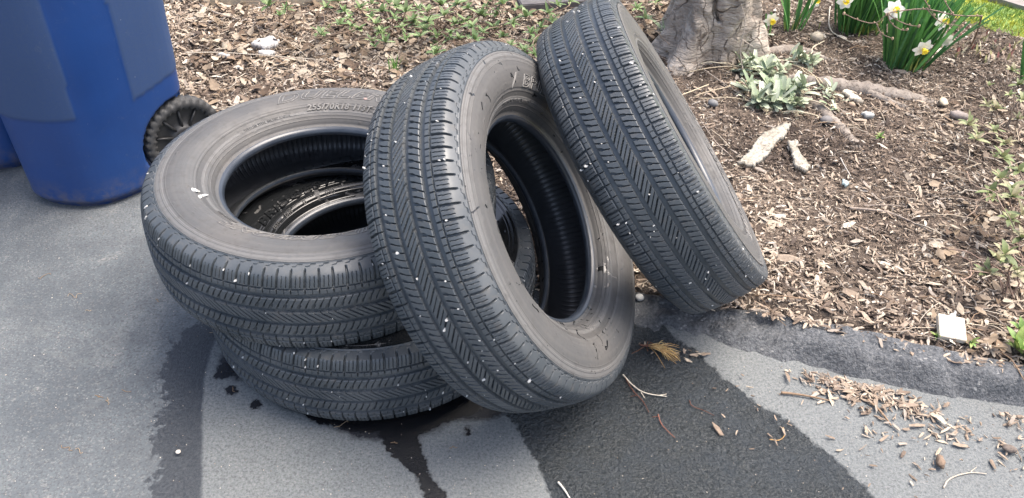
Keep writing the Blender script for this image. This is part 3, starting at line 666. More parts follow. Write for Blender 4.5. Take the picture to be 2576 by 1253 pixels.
# chips spilled over the driveway by the kerb
cen = [((2130, 975), 60, 260), ((2190, 985), 60, 160), ((2060, 955), 50, 100), ((2260, 1010), 55, 110), ((2330, 1040), 60, 70), ((2250, 1090), 70, 40), ((2420, 1090), 90, 60), ((2500, 1130), 80, 45), ((2300, 1160), 150, 40), ((1900, 1010), 120, 25), ((2540, 1060), 50, 50), ((2000, 1100), 160, 20), ((1640, 870), 40, 25), ((1720, 880), 25, 30)]
Q = []
for (x, y), sp, k in cen:
    for _ in range(int(k*.75)):
        X_ = x+random.gauss(0, sp); Y_ = y+random.gauss(0, sp*.32)+(X_-x)*.38; p = at(X_, Y_, 0)
        if p[1] < ff(p[0])-.012: Q.append(p[:2])
Q = np.array(Q); n = len(Q); L = np.clip(RNG.lognormal(math.log(.0125), .5, n), .004, .04); cols = TAN[RNG.choice([0, 1, 2, 3, 4, 7, 2], n)]*RNG.uniform(.8, 1.15, (n, 1))
chips('spilled_chips', Q, .003+RNG.uniform(0, .006, n), L, L*RNG.uniform(.15, .4, n), RNG.uniform(.001, .0025, n), cols, .18, 'tan wood chips spilled onto the asphalt in front of the kerb', 'wood chips')
# debris on kerb top
Q = np.array([(x, fb(x)+random.gauss(-.002, .012)) for x in RNG.uniform(.35, 1.35, 420)]); n = len(Q); L = RNG.uniform(.008, .03, n)
chips('edge_chips', Q, .048+RNG.uniform(0, .008, n), L, L*.28, np.full(n, .0018), TAN[RNG.choice([0, 1, 2, 3, 4, 7], n)], .25, 'wood chips fringing the back of the kerb', 'wood chips')
# pale grit on the driveway
Q = []
while len(Q) < 260:
    X_, Y_ = random.uniform(0, 2576), random.uniform(520, 1253); p = at(X_, Y_, 0)
    if sdist(BED, p[None, :2])[0] > .15 and not (560 < X_ < 1600 and Y_ < 1050): Q.append(p[:2])
Q = np.array(Q); n = len(Q); chips('grit', Q, np.full(n, .002), RNG.uniform(.0010, .0028, n), RNG.uniform(.0008, .0018, n), np.full(n, .0010), TAN[RNG.choice([0, 8, 7, 3], n)]*1.2, .1, 'tiny pale grit scattered on the driveway', 'grit')

# dry leaves under the shrubs
mb = MB()
def dry_leaf(mb, p, s, c):
    a = random.uniform(0, 6.28); d = np.array([math.cos(a), math.sin(a), random.uniform(-.1, .35)]); mb.leaf(p, d, s, s*random.uniform(.4, .65), random.uniform(-.9, .9), c, random.uniform(-.5, .7), 5, (random.uniform(-.4, .4), random.uniform(-.4, .4), 1), wav=.35)
DRYC = [(.35, .275, .20), (.43, .36, .275), (.24, .175, .12), (.30, .23, .16), (.48, .42, .33), (.16, .115, .082)]
k = 0
while k < 1500:
    X_, Y_ = random.uniform(480, 1700), abs(random.gauss(0, 95))
    if random.random() < .25: Y_ = random.uniform(0, 330)
    p = on_bed(X_, Y_)
    if sdist(BED, p[None, :2])[0] > -.03: continue
    dry_leaf(mb, p+[0, 0, random.uniform(.006, .022)], random.uniform(.02, .055), shade(random.choice(DRYC), .8, 1.15)); k += 1
k = 0
while k < 260:
    X_, Y_ = random.uniform(2330, 2660), random.uniform(250, 960); p = on_bed(X_, Y_)
    if sdist(BED, p[None, :2])[0] > -.03 or random.random() > (X_-2250)/350: continue
    dry_leaf(mb, p+[0, 0, random.uniform(.006, .02)], random.uniform(.015, .045), shade(random.choice(DRYC), .8, 1.15)); k += 1
tag(mb.build('leaf_litter', M_DRY), 'curled dry brown leaves lying thick under the low green shrubs', 'leaf litter', kind='stuff')
# spilled leaves on the driveway
def wander(a, b, n=7, amp=.1, lift=0.):
    a = np.array(a, float); b = np.array(b, float); L = np.linalg.norm(b-a); P = []
    for i in range(n):
        t = i/(n-1); e = math.sin(math.pi*t); P.append(a+(b-a)*t+np.array([random.gauss(0, 1), random.gauss(0, 1), random.gauss(0, .3)])*amp*L*e*.5+np.array([0, 0, lift*e]))
    return P
def pxpath(L, z=0, bed=True): return [(on_bed(x, y) if bed else at(x, y, 0))+np.array([0, 0, z]) for x, y in L]
def smooth(P, k=2): return list(chaikin(P, k))
def twig(name, L, r, c, label, bed=True, z=.01, cat='twig', side=()):
    P = smooth(pxpath(L, z, bed)); mb = MB(); mb.tube(P, np.linspace(r, r*.45, len(P)), 6, c, 1, .12)
    for S in side: Q_ = smooth(pxpath(S, z, bed)); mb.tube(Q_, np.linspace(r*.6, r*.3, len(Q_)), 5, c, 1, .12)
    return tag(mb.build(name, M_TWIG, origin=P[0]), label, cat)
GR = (.34, .29, .24); PALE = (.55, .49, .40); RED = (.15, .075, .055); BRN = (.26, .18, .12); DK = (.05, .04, .035)
twig('twig', [(1566, 945), (1590, 972), (1620, 993), (1676, 1000)], .0022, (.62, .56, .46), 'pale forked twig lying on the dark asphalt right of the middle tire', False, .004, side=[[(1612, 990), (1622, 1005)], [(1655, 998), (1676, 994)]])
twig('twig', [(1572, 952), (1590, 985), (1618, 1012), (1632, 1040)], .0017, RED, 'thin reddish brown twig curling below the pale forked one', False, .004, side=[[(1600, 998), (1585, 1000)]])
twig('twig', [(1655, 1045), (1662, 1070), (1682, 1090), (1697, 1104)], .0015, (.24, .11, .08), 'short red twig alone on the dark asphalt', False, .004, side=[[(1658, 1050), (1640, 1052)]])
twig('twig', [(1734, 1010), (1738, 1025), (1770, 1035), (1795, 1048)], .0012, RED, 'hair thin red brown twig in the middle of the dark asphalt', False, .004)
twig('twig', [(1935, 1108), (1960, 1112), (1975, 1098), (1970, 1078)], .0012, (.45, .28, .12), 'curled orange straw near the right edge of the dark asphalt', False, .004)
twig('twig', [(1964, 992), (2010, 996), (2085, 1012)], .0035, BRN, 'straight brown stick on the asphalt just left of the spilled chips', False, .006)
twig('twig', [(2372, 1230), (2385, 1205), (2440, 1190), (2480, 1195)], .002, (.5, .43, .35), 'pale curved twig at the lower right corner of the driveway', False, .004, side=[[(2440, 1190), (2455, 1178)]])
twig('twig', [(1404, 1216), (1420, 1235), (1436, 1262)], .003, (.55, .52, .46), 'pale stub of twig at the bottom edge of the picture', False, .004)
twig('stick', [(2180, 1010), (2215, 1040), (2240, 1075)], .004, BRN, 'thick brown splinter pointing down from the spilled chips', False, .006, 'stick')
twig('stick', [(505, 20), (545, 42), (600, 57)], .006, (.36, .31, .26), 'grey stick in the mulch at the top beside the blue bin', True, .015, 'stick')
twig('stick', [(470, 146), (560, 145), (660, 152), (800, 163)], .0035, PALE, 'long thin pale stick across the mulch behind the flat tires', True, .022, 'stick')
twig('twig', [(665, 92), (720, 115), (760, 145), (775, 160)], .0025, (.5, .42, .32), 'thin branching twig beside the long pale stick', True, .028, side=[[(760, 142), (757, 120), (778, 98)], [(700, 106), (712, 82)]])
twig('twig', [(1765, 180), (1800, 205), (1850, 240), (1900, 265)], .0022, (.42, .36, .30), 'thin grey twig right of the rightmost tire, above the bark pieces', True, .014)
twig('twig', [(1830, 395), (1800, 370), (1760, 310)], .0022, (.36, .30, .25), 'grey twig running down to the large bark piece', True, .014)
twig('twig', [(2085, 28), (2080, 85), (2110, 105), (2136, 117)], .003, (.55, .50, .42), 'pale bent twig between the round stone and the middle daffodils', True, .02)
twig('stick', [(2135, 530), (2200, 535), (2250, 545), (2340, 590)], .005, (.30, .25, .21), 'dark root like stick in the open mulch right of the bark pieces', True, .01, 'stick', side=[[(2170, 524), (2235, 522), (2275, 527)]])
twig('twig', [(2112, 405), (2122, 425), (2138, 452)], .002, (.6, .56, .5), 'short pale twig near the blue flake', True, .012)
twig('twig', [(2345, 700), (2352, 690), (2372, 698)], .0018, (.66, .58, .46), 'bright bent straw in the mulch above the wooden block', True, .014)
twig('twig', [(2380, 795), (2384, 820), (2405, 850), (2411, 872)][:3], .0022, (.6, .52, .4), 'pale straw standing against the mulch left of the brown plate', True, .014)
twig('twig', [(2040, 895), (2060, 880), (2082, 865)], .0018, (.45, .42, .38), 'grey twig lying across the top of the kerb', True, .012)

# pine needle tuft
mb = MB(); c0 = at(1668, 872, .012)
for k in range(46):
    e = at(1668+random.uniform(0, 46), 872+random.gauss(22, 13), .006); b = at(1632+random.uniform(-4, 30), 870+random.uniform(-4, 6), .014)
    mb.tube(wander(b, e, 4, .05, .006), [.0010, .0010, .0009, .0005], 4, random.choice([(.55, .38, .16), (.62, .46, .22), (.45, .28, .12)]))
nd_ = tag(mb.build('pine_needles', M_TWIG, origin=c0), 'tuft of orange dry pine needles on the dark asphalt between tire and kerb', 'pine needles')
mb = MB(); mb.tube(smooth([at(1610, 868, .012)-c0, at(1640, 872, .014)-c0, at(1672, 868, .012)-c0]), .0028, 5, RED)
for k in range(12): b = at(1625+random.uniform(0, 40), 868, .01)-c0; mb.tube(wander(b, b+np.array([random.gauss(0, .02), random.gauss(0, .02), 0]), 4, .2), .0008, 4, (.25, .12, .07))
mb.build('stem', M_TWIG, nd_)

# bark pieces
def slab(name, outline, th, mat_, label, cat, z0=.012, colr=(1, 1, 1), tilt=.0, ridg=.008, bed=True, nn=1):
    P = np.array([(on_bed(x, y) if bed else at(x, y, 0)) for x, y in outline]); c = P.mean(0); q = P[:, :2]
    lo, hi = q.min(0), q.max(0); st = .005; xs = np.arange(lo[0], hi[0]+st, st); ys = np.arange(lo[1], hi[1]+st, st); X, Y, F = grid(xs, ys)
    sd = sdist(q, np.stack([X, Y], 1))+(vnoise(X, Y, .012, 41)-.5)*.008; keep = sd < 0
    d = P[0, :2]-P[len(P)//2, :2]; d = d/np.linalg.norm(d); s = X*-d[1]+Y*d[0]; t = X*d[0]+Y*d[1]
    h = vnoise(s*1.+vnoise(X, Y, .05, 6)*.01, t*.22, .006, 43)*ridg+ (vnoise(X, Y, .03, 44)-.5)*ridg
    zt = c[2]+z0+th*np.clip(-sd/.004, 0, 1)**.5*.5+h+(s-s.mean())*tilt; zb = c[2]+z0-th*.5+(s-s.mean())*tilt
    fk = keep[F].all(1); F = F[fk]; n = len(X); V = np.concatenate([np.stack([X, Y, zt], 1), np.stack([X, Y, zb], 1)]); 
    E_ = {}
    for f in F.tolist():
        for i in range(4):
            e = (f[i], f[(i+1) % 4]); E_[e] = 1
    side = [(a, b, b+n, a+n) for (a, b) in E_ if (b, a) not in E_]
    FF = np.concatenate([F, F[:, ::-1]+n, np.array([(b, a, a+n, b+n) for a, b, _, _ in side])])
    used = np.unique(FF); mp = np.zeros(2*n, int); mp[used] = np.arange(len(used)); o = link(name, mesh_np(name, V[used]-c, mp[FF], True, np.array(colr)), mat_, None, c); return tag(o, label, cat)
def m_bark(name, a, b, sc_=(60, 60, 60)):
    N = NT(name); n1 = N.noise(25, 5, .7); v = N.noise(90, 4, .7)
    base = N.mix(N.ramp(n1, [(.35, 0.), (.65, 1.)]), a, b); base = N.mix(N.ramp(v, [(.36, .7), (.5, 0.)]), base, tuple(q*.35 for q in b)); return N.out(base, .9, N.bump(v, .8, .004), Specular_IOR_Level=.15)
M_BARKP = m_bark('pale_bark', (.45, .42, .36), (.27, .245, .20))
slab('bark_piece', [(1850, 422), (1888, 380), (1905, 352), (1945, 330), (1975, 318), (1986, 325), (1975, 352), (1950, 372), (1930, 402), (1893, 430)], .010, M_BARKP, 'large pale ridged piece of bark lying slantwise in the mulch', 'bark')
slab('bark_piece', [(1979, 364), (2012, 362), (2002, 378), (2020, 405), (2036, 432), (2028, 447), (1995, 430), (1988, 400)], .009, M_BARKP, 'smaller pale piece of bark right of the large one', 'bark')
slab('stone', [(2112, 462), (2122, 460), (2135, 466), (2136, 474), (2124, 476), (2112, 470)], .010, m_simple('blue_flake', (.50, .62, .62), .6), 'pale blue oval flake alone in the mulch', 'flake', .01)
slab('wood_chip', [(2112, 238), (2130, 236), (2165, 262), (2172, 270), (2150, 268), (2125, 250)], .012, m_simple('pale_wood', (.66, .58, .46), .8), 'long pale wood chip under the thick forked root', 'wood chip', .012)
slab('stone', [(2160, 292), (2175, 287), (2200, 300), (2198, 306), (2170, 302)], .012, m_simple('grey_stone', (.42, .43, .41), .8), 'flat greenish grey stone below the thick forked root', 'stone', .01)
M_WB = m_simple('white_chip', (.66, .65, .62), .8, (.40, .38, .35), 70)
slab('stone', [(632, 122), (648, 108), (690, 105), (705, 112), (698, 128), (665, 134)], .02, M_WB, 'largest of the white stones in the mulch behind the flat tires', 'stone', .012, bed=True)
slab('stone', [(650, 142), (668, 136), (700, 140), (684, 148), (660, 150)], .015, M_WB, 'small white stone just below the largest white one', 'stone', .012)
slab('stone', [(548, 152), (560, 145), (585, 150), (575, 158)], .012, M_WB, 'white stone touching the long pale stick', 'stone', .016)
slab('stone', [(2375, 862-60), (2395, 798), (2400, 810), (2385, 815)], .012, M_WB, 'small white stone in the mulch above the wooden block', 'stone', .012)
def stone(px_, r, scl, c, label, z=.4, bed=True):
    p = on_bed(*px_) if bed else at(px_[0], px_[1], 0); mb = MB(); ico_blob(mb, (0, 0, 0), r, scl, (1, 1, 1), .24 if 'knot' in label else .08, 12, 8); me = bpy.data.meshes.new('stone'); me.from_pydata(mb.v, [], mb.f); me.polygons.foreach_set('use_smooth', [True]*len(me.polygons))
    return tag(link('stone', me, m_simple('stone', c, .85, None, 40), None, p+np.array([0, 0, r*z+.008])), label, 'stone')
stone((2053, 104), .026, (1.1, 1, .75), (.48, .42, .33), 'round tan stone left of the middle daffodil clump')
stone((2078-2, 312-0), .020, (1.1, 1, .7), (.20, .19, .185), 'dark grey pebble near the thin root below the silver plant')
stone((1792, 269), .018, (1.1, .9, .7), (.22, .22, .22), 'dark round stone left of the silver leaved plant')
stone((2140, 272), .013, (1, 1, .8), (.40, .30, .22), 'small brown pebble under the pale wood chip')
stone((2409, 301), .022, (1.5, .8, .7), (.36, .31, .28), 'oval pinkish brown stone in the open mulch at right')
stone((2370, 266), .020, (1.4, .8, .5), (.60, .52, .38), 'flat yellowish stone at right of the thick root')
stone((1608, 757), .012, (1, 1, .7), (.62, .62, .60), 'small white stone on the asphalt behind the rightmost tire', bed=False)
stone((2362, 1170), .012, (1.5, .8, .6), (.24, .17, .12), 'brown wood knot at the lower right of the driveway', bed=False)
stone((2536, 1138), .011, (1.5, .8, .6), (.16, .13, .11), 'dark wood knot near the right edge of the driveway', bed=False)
stone((451, 1144), .0055, (1, 1, .6), (.75, .68, .58), 'tiny cream stone on the wet streak left of the bottom tire', bed=False)
# white block
cb = on_bed(2385, 842); mb = MB(); mb.v = []
bx, by, bt = .032, .034, .008; Vb = []
import bmesh
bm = bmesh.new(); bmesh.ops.create_cube(bm, size=1); bmesh.ops.scale(bm, vec=(bx*2, by*2, bt*2), verts=bm.verts); bmesh.ops.bevel(bm, geom=bm.edges, offset=.0012, segments=2, affect='EDGES')
me = bpy.data.meshes.new('wood_block'); bm.to_mesh(me); bm.free()
ob = link('wood_block', me, m_simple('whitewashed_wood', (.66, .61, .51), .8, (.52, .46, .36), 40), None, cb+np.array([0, 0, .022])); ob.rotation_euler = (R(14), R(3), R(-12)); tag(ob, 'square white topped block of wood lying in the mulch by the kerb', 'wood block')

# ------------------------------------------------------------------ tree
def m_trunk():
    N = NT('tree_bark'); n1 = N.noise(6, 5, .65, dist=1.5); n2 = N.noise(45, 5, .7); mp = N.n('Mapping'); N.l(N.coord(), mp.inputs[0]); mp.inputs['Scale'].default_value = (9, 9, 40)
    w_ = N.noise(1.2, 4, .6, vec=mp.outputs[0], dist=1.2)
    base = N.mix(N.ramp(n1, [(.35, 0.), (.7, 1.)]), (.30, .26, .215), (.55, .485, .41)); base = N.mix(N.ramp(w_, [(.33, .55), (.45, 0.)]), base, (.15, .11, .085)); base = N.mix(N.ramp(n2, [(.33, .6), (.46, 0.)]), base, (.11, .08, .06))
    mp2 = N.n('Mapping'); N.l(N.coord(), mp2.inputs[0]); mp2.inputs['Scale'].default_value = (1, 1, .35); wv_ = N.n('MixRGB'); wv_.inputs[0].default_value = .12; N.l(mp2.outputs[0], wv_.inputs[1]); nz = N.n('TexNoise'); nz.inputs['Scale'].default_value = 9; N.l(N.coord(), nz.inputs['Vector']); N.l(nz.outputs['Color'], wv_.inputs[2])
    ck = N.ramp(N.vor(13, 'DISTANCE_TO_EDGE', wv_.outputs[0]), [(.0, 1.), (.045, 0.)]); ck = N.math('MULTIPLY', ck, N.ramp(n1, [(.4, 0.), (.55, 1.)]))
    base = N.mix(N.math('MULTIPLY', ck, .8), base, (.085, .062, .05))
    return N.out(base, .9, N.bump(w_, .9, .018, N.bump(n2, .8, .008, N.bump(N.math('SUBTRACT', 1., ck), .8, .012))), Specular_IOR_Level=.15)
M_TRUNK = m_trunk(); M_ROOT = m_bark('root_bark', (.30, .265, .23), (.20, .17, .145))
tc = np.array([.752, 3.12, .04]); tree = empty('tree', tc, 'thick twisted grey brown tree trunk with flared base and surface roots in the bed', 'tree')
NTH, NZ = 220, 240; V = []; th = np.arange(NTH)/NTH*2*math.pi; zz = np.concatenate([np.linspace(-.08, .9, 190), np.linspace(.92, 2.6, 50)])
flr = [(-2.15, .14, .35), (-1.2, .02, .5), (-.45, .10, .35), (.6, .07, .4), (2.2, .08, .4), (3.3, .09, .35)]
for z in zz:
    r = .150-.02*min(z, 1)-.02*max(0, z-1)+0*th
    for a0, A, wdt in flr:
        da = np.angle(np.exp(1j*(th-a0-z*.5))); r = r+A*np.exp(-(da/wdt)**2)*math.exp(-max(z, 0)/.13)
        r = r+.022*np.exp(-(da/(wdt*.8))**2)*math.exp(-max(z, 0)/.8)
    r = r+.030*(vnoise(th*3+z*2.5, np.full_like(th, z*3.), 1., 51)-.5)*2*sstep(0, .3, np.minimum(th, 2*math.pi-th))
    r = r+.020*(vnoise(th*6+2*z, np.full_like(th, z*26)+np.sin(th*3)*1.5, 1., 52)-.5)*sstep(0, .3, np.minimum(th, 2*math.pi-th))
    cr = np.angle(np.exp(1j*(th-(-1.62+.10*math.sin(z*17)+.06*math.sin(z*41+1))))); r = r-.03*np.exp(-(cr/.045)**2)*(z > .18)
    V.append(np.stack([r*np.cos(th)+.02*math.sin(z*3)-.03*z, r*np.sin(th)*.95, np.full_like(th, z)], 1))
me = mesh_np('trunk', np.concatenate(V), ring_grid(len(zz), NTH), True); link('trunk', me, M_TRUNK, tree)
mb = MB()
for a in (0.3, 1.9, 3.4, 4.9): mb.tube(smooth([(-.06, 0, 2.4), (.25*math.cos(a)-.06, .25*math.sin(a), 2.75), (.8*math.cos(a), .8*math.sin(a), 3.3), (1.5*math.cos(a+.2), 1.5*math.sin(a+.2), 4.2)]), np.linspace(.09, .02, 13), 10, (.3, .25, .2), 1, .05)
mb.build('limb', M_TRUNK, tree)
def root(L, r, extra=(), z=0.):
    P = [on_bed(x, y) for x, y in L]; P = [p+np.array([0, 0, zz_]) for p, zz_ in zip(P, np.linspace(z-.007, -.010, len(P)))]
    P = [np.array(e, float) for e in extra]+P; P = smooth(P, 3); mb = MB(); k = len(P); rr = np.interp(np.linspace(0, 1, k), np.linspace(0, 1, len(r)), r)*(1+np.array([.12*math.sin(i*1.7)+.08*math.sin(i*.6) for i in range(k)]))
    mb.tube([p-tc for p in P], rr, 14, (1, 1, 1), .8, .02); mb.build('root', M_ROOT, tree)
root([(1904, 133), (1951, 131), (1997, 122), (2043, 134), (2089, 152), (2136, 154), (2176, 147)], (.03, .022, .026, .022, .015, .010, .005), [(.92, 3.07, .07)], .01)
root([(2074, 215), (2151, 223), (2213, 231), (2290, 244), (2372, 261)], (.012, .03, .036, .034, .028, .012), [(1.03, 2.88, .05)], .012)
root([(2160, 226), (2200, 243), (2262, 264), (2300, 280), (2325, 292)], (.018, .016, .012, .008, .004), (), .016)
root([(2059, 270), (2099, 308), (2129, 336), (2154, 361), (2178, 388)], (.012, .02, .022, .020, .016, .008), [(1.02, 2.84, .04)], .008)
root([(2140, 345), (2148, 375), (2150, 400)], (.012, .009, .005), (), .004)
root([(2134, 118), (2160, 104), (2185, 108), (2216, 117)], (.008, .017, .015, .006), (), .004)
root([(2212, 325), (2222, 306), (2245, 304), (2270, 312)], (.008, .011, .010, .004), (), .004)
root([(2045, 362+45), (2070, 425), (2080, 450)], (.008, .010, .006), (), .003)

# ------------------------------------------------------------------ plants
def m_wood(name, c): return m_simple(name, c, .85, tuple(q*.7 for q in c), 40, .5)
GRN = [(.15, .235, .085), (.20, .29, .11), (.13, .20, .075), (.27, .345, .16)]
def rosette(mb, p, s=1., cols=GRN, n=None, up=(0, 0, 1), Lr=(.028, .044)):
    n = n or random.randint(6, 9); a0 = random.uniform(0, 6.28)
    for k in range(n):
        a = a0+k*2.4; el = random.uniform(.15, .95) if k > 1 else 1.2; d = (math.cos(a)*math.cos(el), math.sin(a)*math.cos(el), math.sin(el)); c = random.choice(cols); g = random.uniform(.8, 1.25)
        mb.leaf(p, d, random.uniform(*Lr)*s, random.uniform(.011, .016)*s, random.uniform(.2, .8), tuple(q*g for q in c), .3, 4)
TOP = [(677, 16), (720, 24), (704, 40), (808, 88), (850, 5), (866, 29), (856, 61), (885, 69), (906, 21), (936, 10), (933, 45), (906, 75), (944, 61), (957, 80), (936, 104), (970, 107), (992, 45), (1021, 99), (1040, 59), (1056, 93), (1077, 56), (1109, 13), (978, 8), (997, 16), (1098, 91), (1096, 136),
 (1052, 22), (1041, 55), (1118, 40), (1177, 22), (1133, 84), (1155, 99), (1169, 55), (1188, 70), (1210, 40), (1213, 81), (1250, 37), (1246, 73), (1265, 92), (1301, 22), (1323, 44), (1320, 128), (1342, 110), (1345, 139), (1378, 33), (1404, 15), (1265, 11), (1389, 55), (1100, 128), (1433, 4), (1230, 5), (1150, 12), (1290, 60), (1360, 70), (1075, 30), (1020, 30), (960, 30), (880, 45), (1602, 22), (1653, 7), (1624, 48), (1145, 60), (1195, 100), (1285, 115), (1335, 85), (1010, 70), (820, 20), (1070, 75)]
SEEDS = [((700, 35), 'small shrub with green shoots by the timber edging at the top left'), ((880, 50), 'low shrub with fresh green shoots behind the flat tires'), ((985, 70), 'leafiest low shrub, big bright rosettes left of the middle tire'), ((1110, 60), 'tangled low shrub directly above the middle tire'), ((1230, 55), 'sprawling low shrub with bare twigs between the leaning tires'), ((1350, 70), 'low shrub half hidden behind the rightmost tire'), ((1620, 25), 'few green shoots between the rightmost tire and the tree trunk')]
assign = {i: [] for i in range(len(SEEDS))}
for t_ in TOP: i_ = min(range(len(SEEDS)), key=lambda k: abs(SEEDS[k][0][0]-t_[0])+.5*abs(SEEDS[k][0][1]-t_[1])); assign[i_].append(t_)
def shrub(base, pts_, label, hz=(.05, .13), extra=14, group='low shrubs', cols=GRN, tw=(.20, .15, .11), s=1., Lr=(.028, .045)):
    o = empty('shrub', base, label, 'shrub', group); br = MB(); lf = MB(); tips = []
    for x, y in pts_:
        h = random.uniform(*hz); p = at(x, y, base[2]+h)-base; tips.append(p); rosette(lf, p, s*random.uniform(.8, 1.4), cols, Lr=Lr)
        for q in range(random.choice([0, 0, 1])):
            e = p+np.array([random.gauss(0, .03), random.gauss(0, .03), random.uniform(-.03, .01)]); rosette(lf, e, s*random.uniform(.5, .9), cols, 5, Lr=Lr); br.tube(wander(e, p*np.array([1, 1, .6]), 4, .1), .0012, 4, tw)
    ctr = np.mean(tips, axis=0); ctr[2] = 0
    for p in tips:
        st = ctr*random.uniform(.2, .7); st[2] = 0; br.tube(smooth(wander(st, p, 6, .22, .02), 1), np.linspace(.0032, .0014, 12)[:10] if False else .0022, 5, shade(tw, .8, 1.5))
    for _ in range(extra):
        a = random.choice(tips); b = a+np.array([random.gauss(0, .12), random.gauss(0, .10), random.uniform(-.05, .02)]); b[2] = max(b[2], .02); br.tube(smooth(wander(a*[1, 1, .7], b, 6, .2, .02), 1), .0016, 5, shade(tw, .9, 1.9))
    br.build('branches', M_TWIG, o); lf.build('foliage', M_LEAF, o); return o
for i_, (sd, lb) in enumerate(SEEDS): shrub(on_bed(*sd), assign[i_], lb)
YG = [(.20, .24, .10), (.28, .30, .15), (.16, .20, .08), (.33, .30, .18)]
RT_ = [(2435, 316), (2455, 352), (2530, 362), (2522, 395), (2545, 179), (2481, 265), (2438, 311), (2560, 300), (2500, 330), (2570, 250), (2540, 240), (2505, 275), (2562, 215)]
RT2 = [(2545, 475), (2548, 495), (2491, 485), (2537, 552), (2562, 430), (2515, 450), (2570, 540)]
RT3 = [(2527, 640), (2570, 600), (2510, 655), (2560, 690), (2480, 690)]
shrub(on_bed(2560, 330), RT_, 'uppermost sparse leggy shrub at the right edge of the picture', (.06, .2), 12, 'sparse shrubs at the right edge', YG, (.20, .155, .12), .9)
shrub(on_bed(2590, 560), RT2, 'sparse yellow green shrub halfway down the right edge', (.06, .18), 8, 'sparse shrubs at the right edge', YG, (.20, .15, .115), .9)
shrub(on_bed(2570, 760), RT3, 'lowest sparse shrub at the right edge with a brown upright stem', (.06, .16), 7, 'sparse shrubs at the right edge', YG, (.20, .14, .11), 1.)
# small weeds
for (x, y), lb, s in (((2553, 885), 'bright green round leaved weed at the right edge by the kerb', 1.1), ((2210, 352), 'tiny feathery green weed beside the thin root', .6), ((528, 292), 'tiny green weed showing above the flat tire', .5), ((2440, 868), 'small green weed right of the wooden block', .6), ((2340, 878), 'little weed left of the wooden block', .5)):
    b = on_bed(x, y); o = MB(); rosette(o, (0, 0, .01), s, [(.24, .32, .09), (.15, .26, .07)], 9)
    if s > 1:
        for k in range(6): rosette(o, (random.gauss(0, .02), random.gauss(0, .03), random.uniform(.02, .05)), s, [(.26, .34, .09), (.17, .28, .07)], 4)
    tag(o.build('weed', M_LEAF, None, True), lb, 'weed').location = Vector(b.tolist())
b = on_bed(992, 185); mb = MB()
for k in range(9): mb.leaf((random.gauss(0, .006), random.gauss(0, .006), 0), (random.gauss(0, .2), random.gauss(0, .2), 1), random.uniform(.05, .085), .005, .2, (.12, .28, .05), .2, 4)
tag(mb.build('grass_tuft', M_LEAF), 'single tuft of green grass blades just left of the middle tire', 'grass').location = Vector(b.tolist())

# silver fuzzy plants
SIL = [(.36, .41, .29), (.42, .47, .35), (.30, .37, .24), (.50, .54, .42)]
def silver(px_list, label, base, s=1.):
    bb = on_bed(*base); o = empty('silver_plant', bb, label, 'plant', 'silver leaved plants round the tree'); mb = MB(); dd = MB()
    for (x, y), k in px_list:
        c = on_bed(x, y)-bb
        k = int(k*1.4)
        for j in range(k):
            a = random.uniform(0, 6.28); t = j/k; el = .1+1.15*t+random.uniform(-.15, .15); L = random.uniform(.038, .075)*s; g = random.uniform(.85, 1.15)
            mb.leaf(c+np.array([random.gauss(0, .012), random.gauss(0, .012), .004+.03*t]), (math.cos(a)*math.cos(el), math.sin(a)*math.cos(el), math.sin(el)), L, L*random.uniform(.28, .42), random.uniform(.3, 1.2)*(1-t*.6), tuple(q*g for q in random.choice(SIL)), .35, 6, tip=.9)
        for j in range(k//3):
            a = random.uniform(0, 6.28); dd.leaf(c+np.array([0, 0, .006]), (math.cos(a), math.sin(a), .02), random.uniform(.05, .08)*s, .018, .3, random.choice([(.50, .46, .33), (.42, .36, .26)]), .5, 5)
    mb.build('leaves', M_FUZZ, o); dd.build('dead_leaves', M_DRY, o)
silver([((1890, 175), 14), ((1862, 185), 10), ((1925, 200), 20), ((1935, 245), 24), ((1905, 265), 16), ((1965, 255), 26), ((1990, 235), 16), ((1995, 275), 14), ((1880, 235), 12), ((1945, 270), 18), ((1960, 195), 12), ((2020, 240), 6)], 'largest silver green fuzzy leaved plant spreading right of the tree base', (1935, 235))
silver([((1998, 160), 12), ((2038, 172), 12), ((2015, 165), 8)], 'small silver plant just behind the largest one, touching the root', (2010, 168), .8)
silver([((2070, 230), 6), ((2085, 250), 6), ((2092, 275), 6)], 'scraggly silver sprigs at the start of the thick root', (2080, 250), .6)
silver([((1690, 110), 10), ((1712, 125), 12), ((1678, 90), 8)], 'green fuzzy plant squeezed between the rightmost tire and the trunk', (1700, 115), .9)
silver([((1893, 115), 9), ((1903, 98), 8)], 'small silver plant against the right side of the trunk', (1898, 105), .8)
# dry stalks lying around the silver plant
mb = MB()
for a, b in (((1650, 290), (1780, 225)), ((1745, 250), (1880, 215)), ((1755, 255), (1900, 270)), ((1730, 190), (1850, 180)), ((1790, 165), (1890, 190)), ((1860, 195), (1960, 165)), ((2000, 170), (2070, 115)), ((1960, 290), (2055, 305)), ((2030, 260), (2085, 290)), ((1745, 170), (1840, 175)), ((1990, 170), (2080, 235)), ((2010, 175), (2060, 225)), ((1850, 150), (1880, 200)), ((1900, 165), (2010, 168)), ((1870, 170), (1910, 172))):
    mb.tube(smooth(wander(on_bed(*a)+[0, 0, .012], on_bed(*b)+[0, 0, .02], 6, .07, .01), 1), .0022, 5, random.choice([(.58, .50, .36), (.50, .42, .30), (.62, .56, .42)]))
tag(mb.build('dry_stalks', M_TWIG), 'pale dry straw stalks lying around the silver plants', 'dry stalks', kind='stuff')
mb = MB()
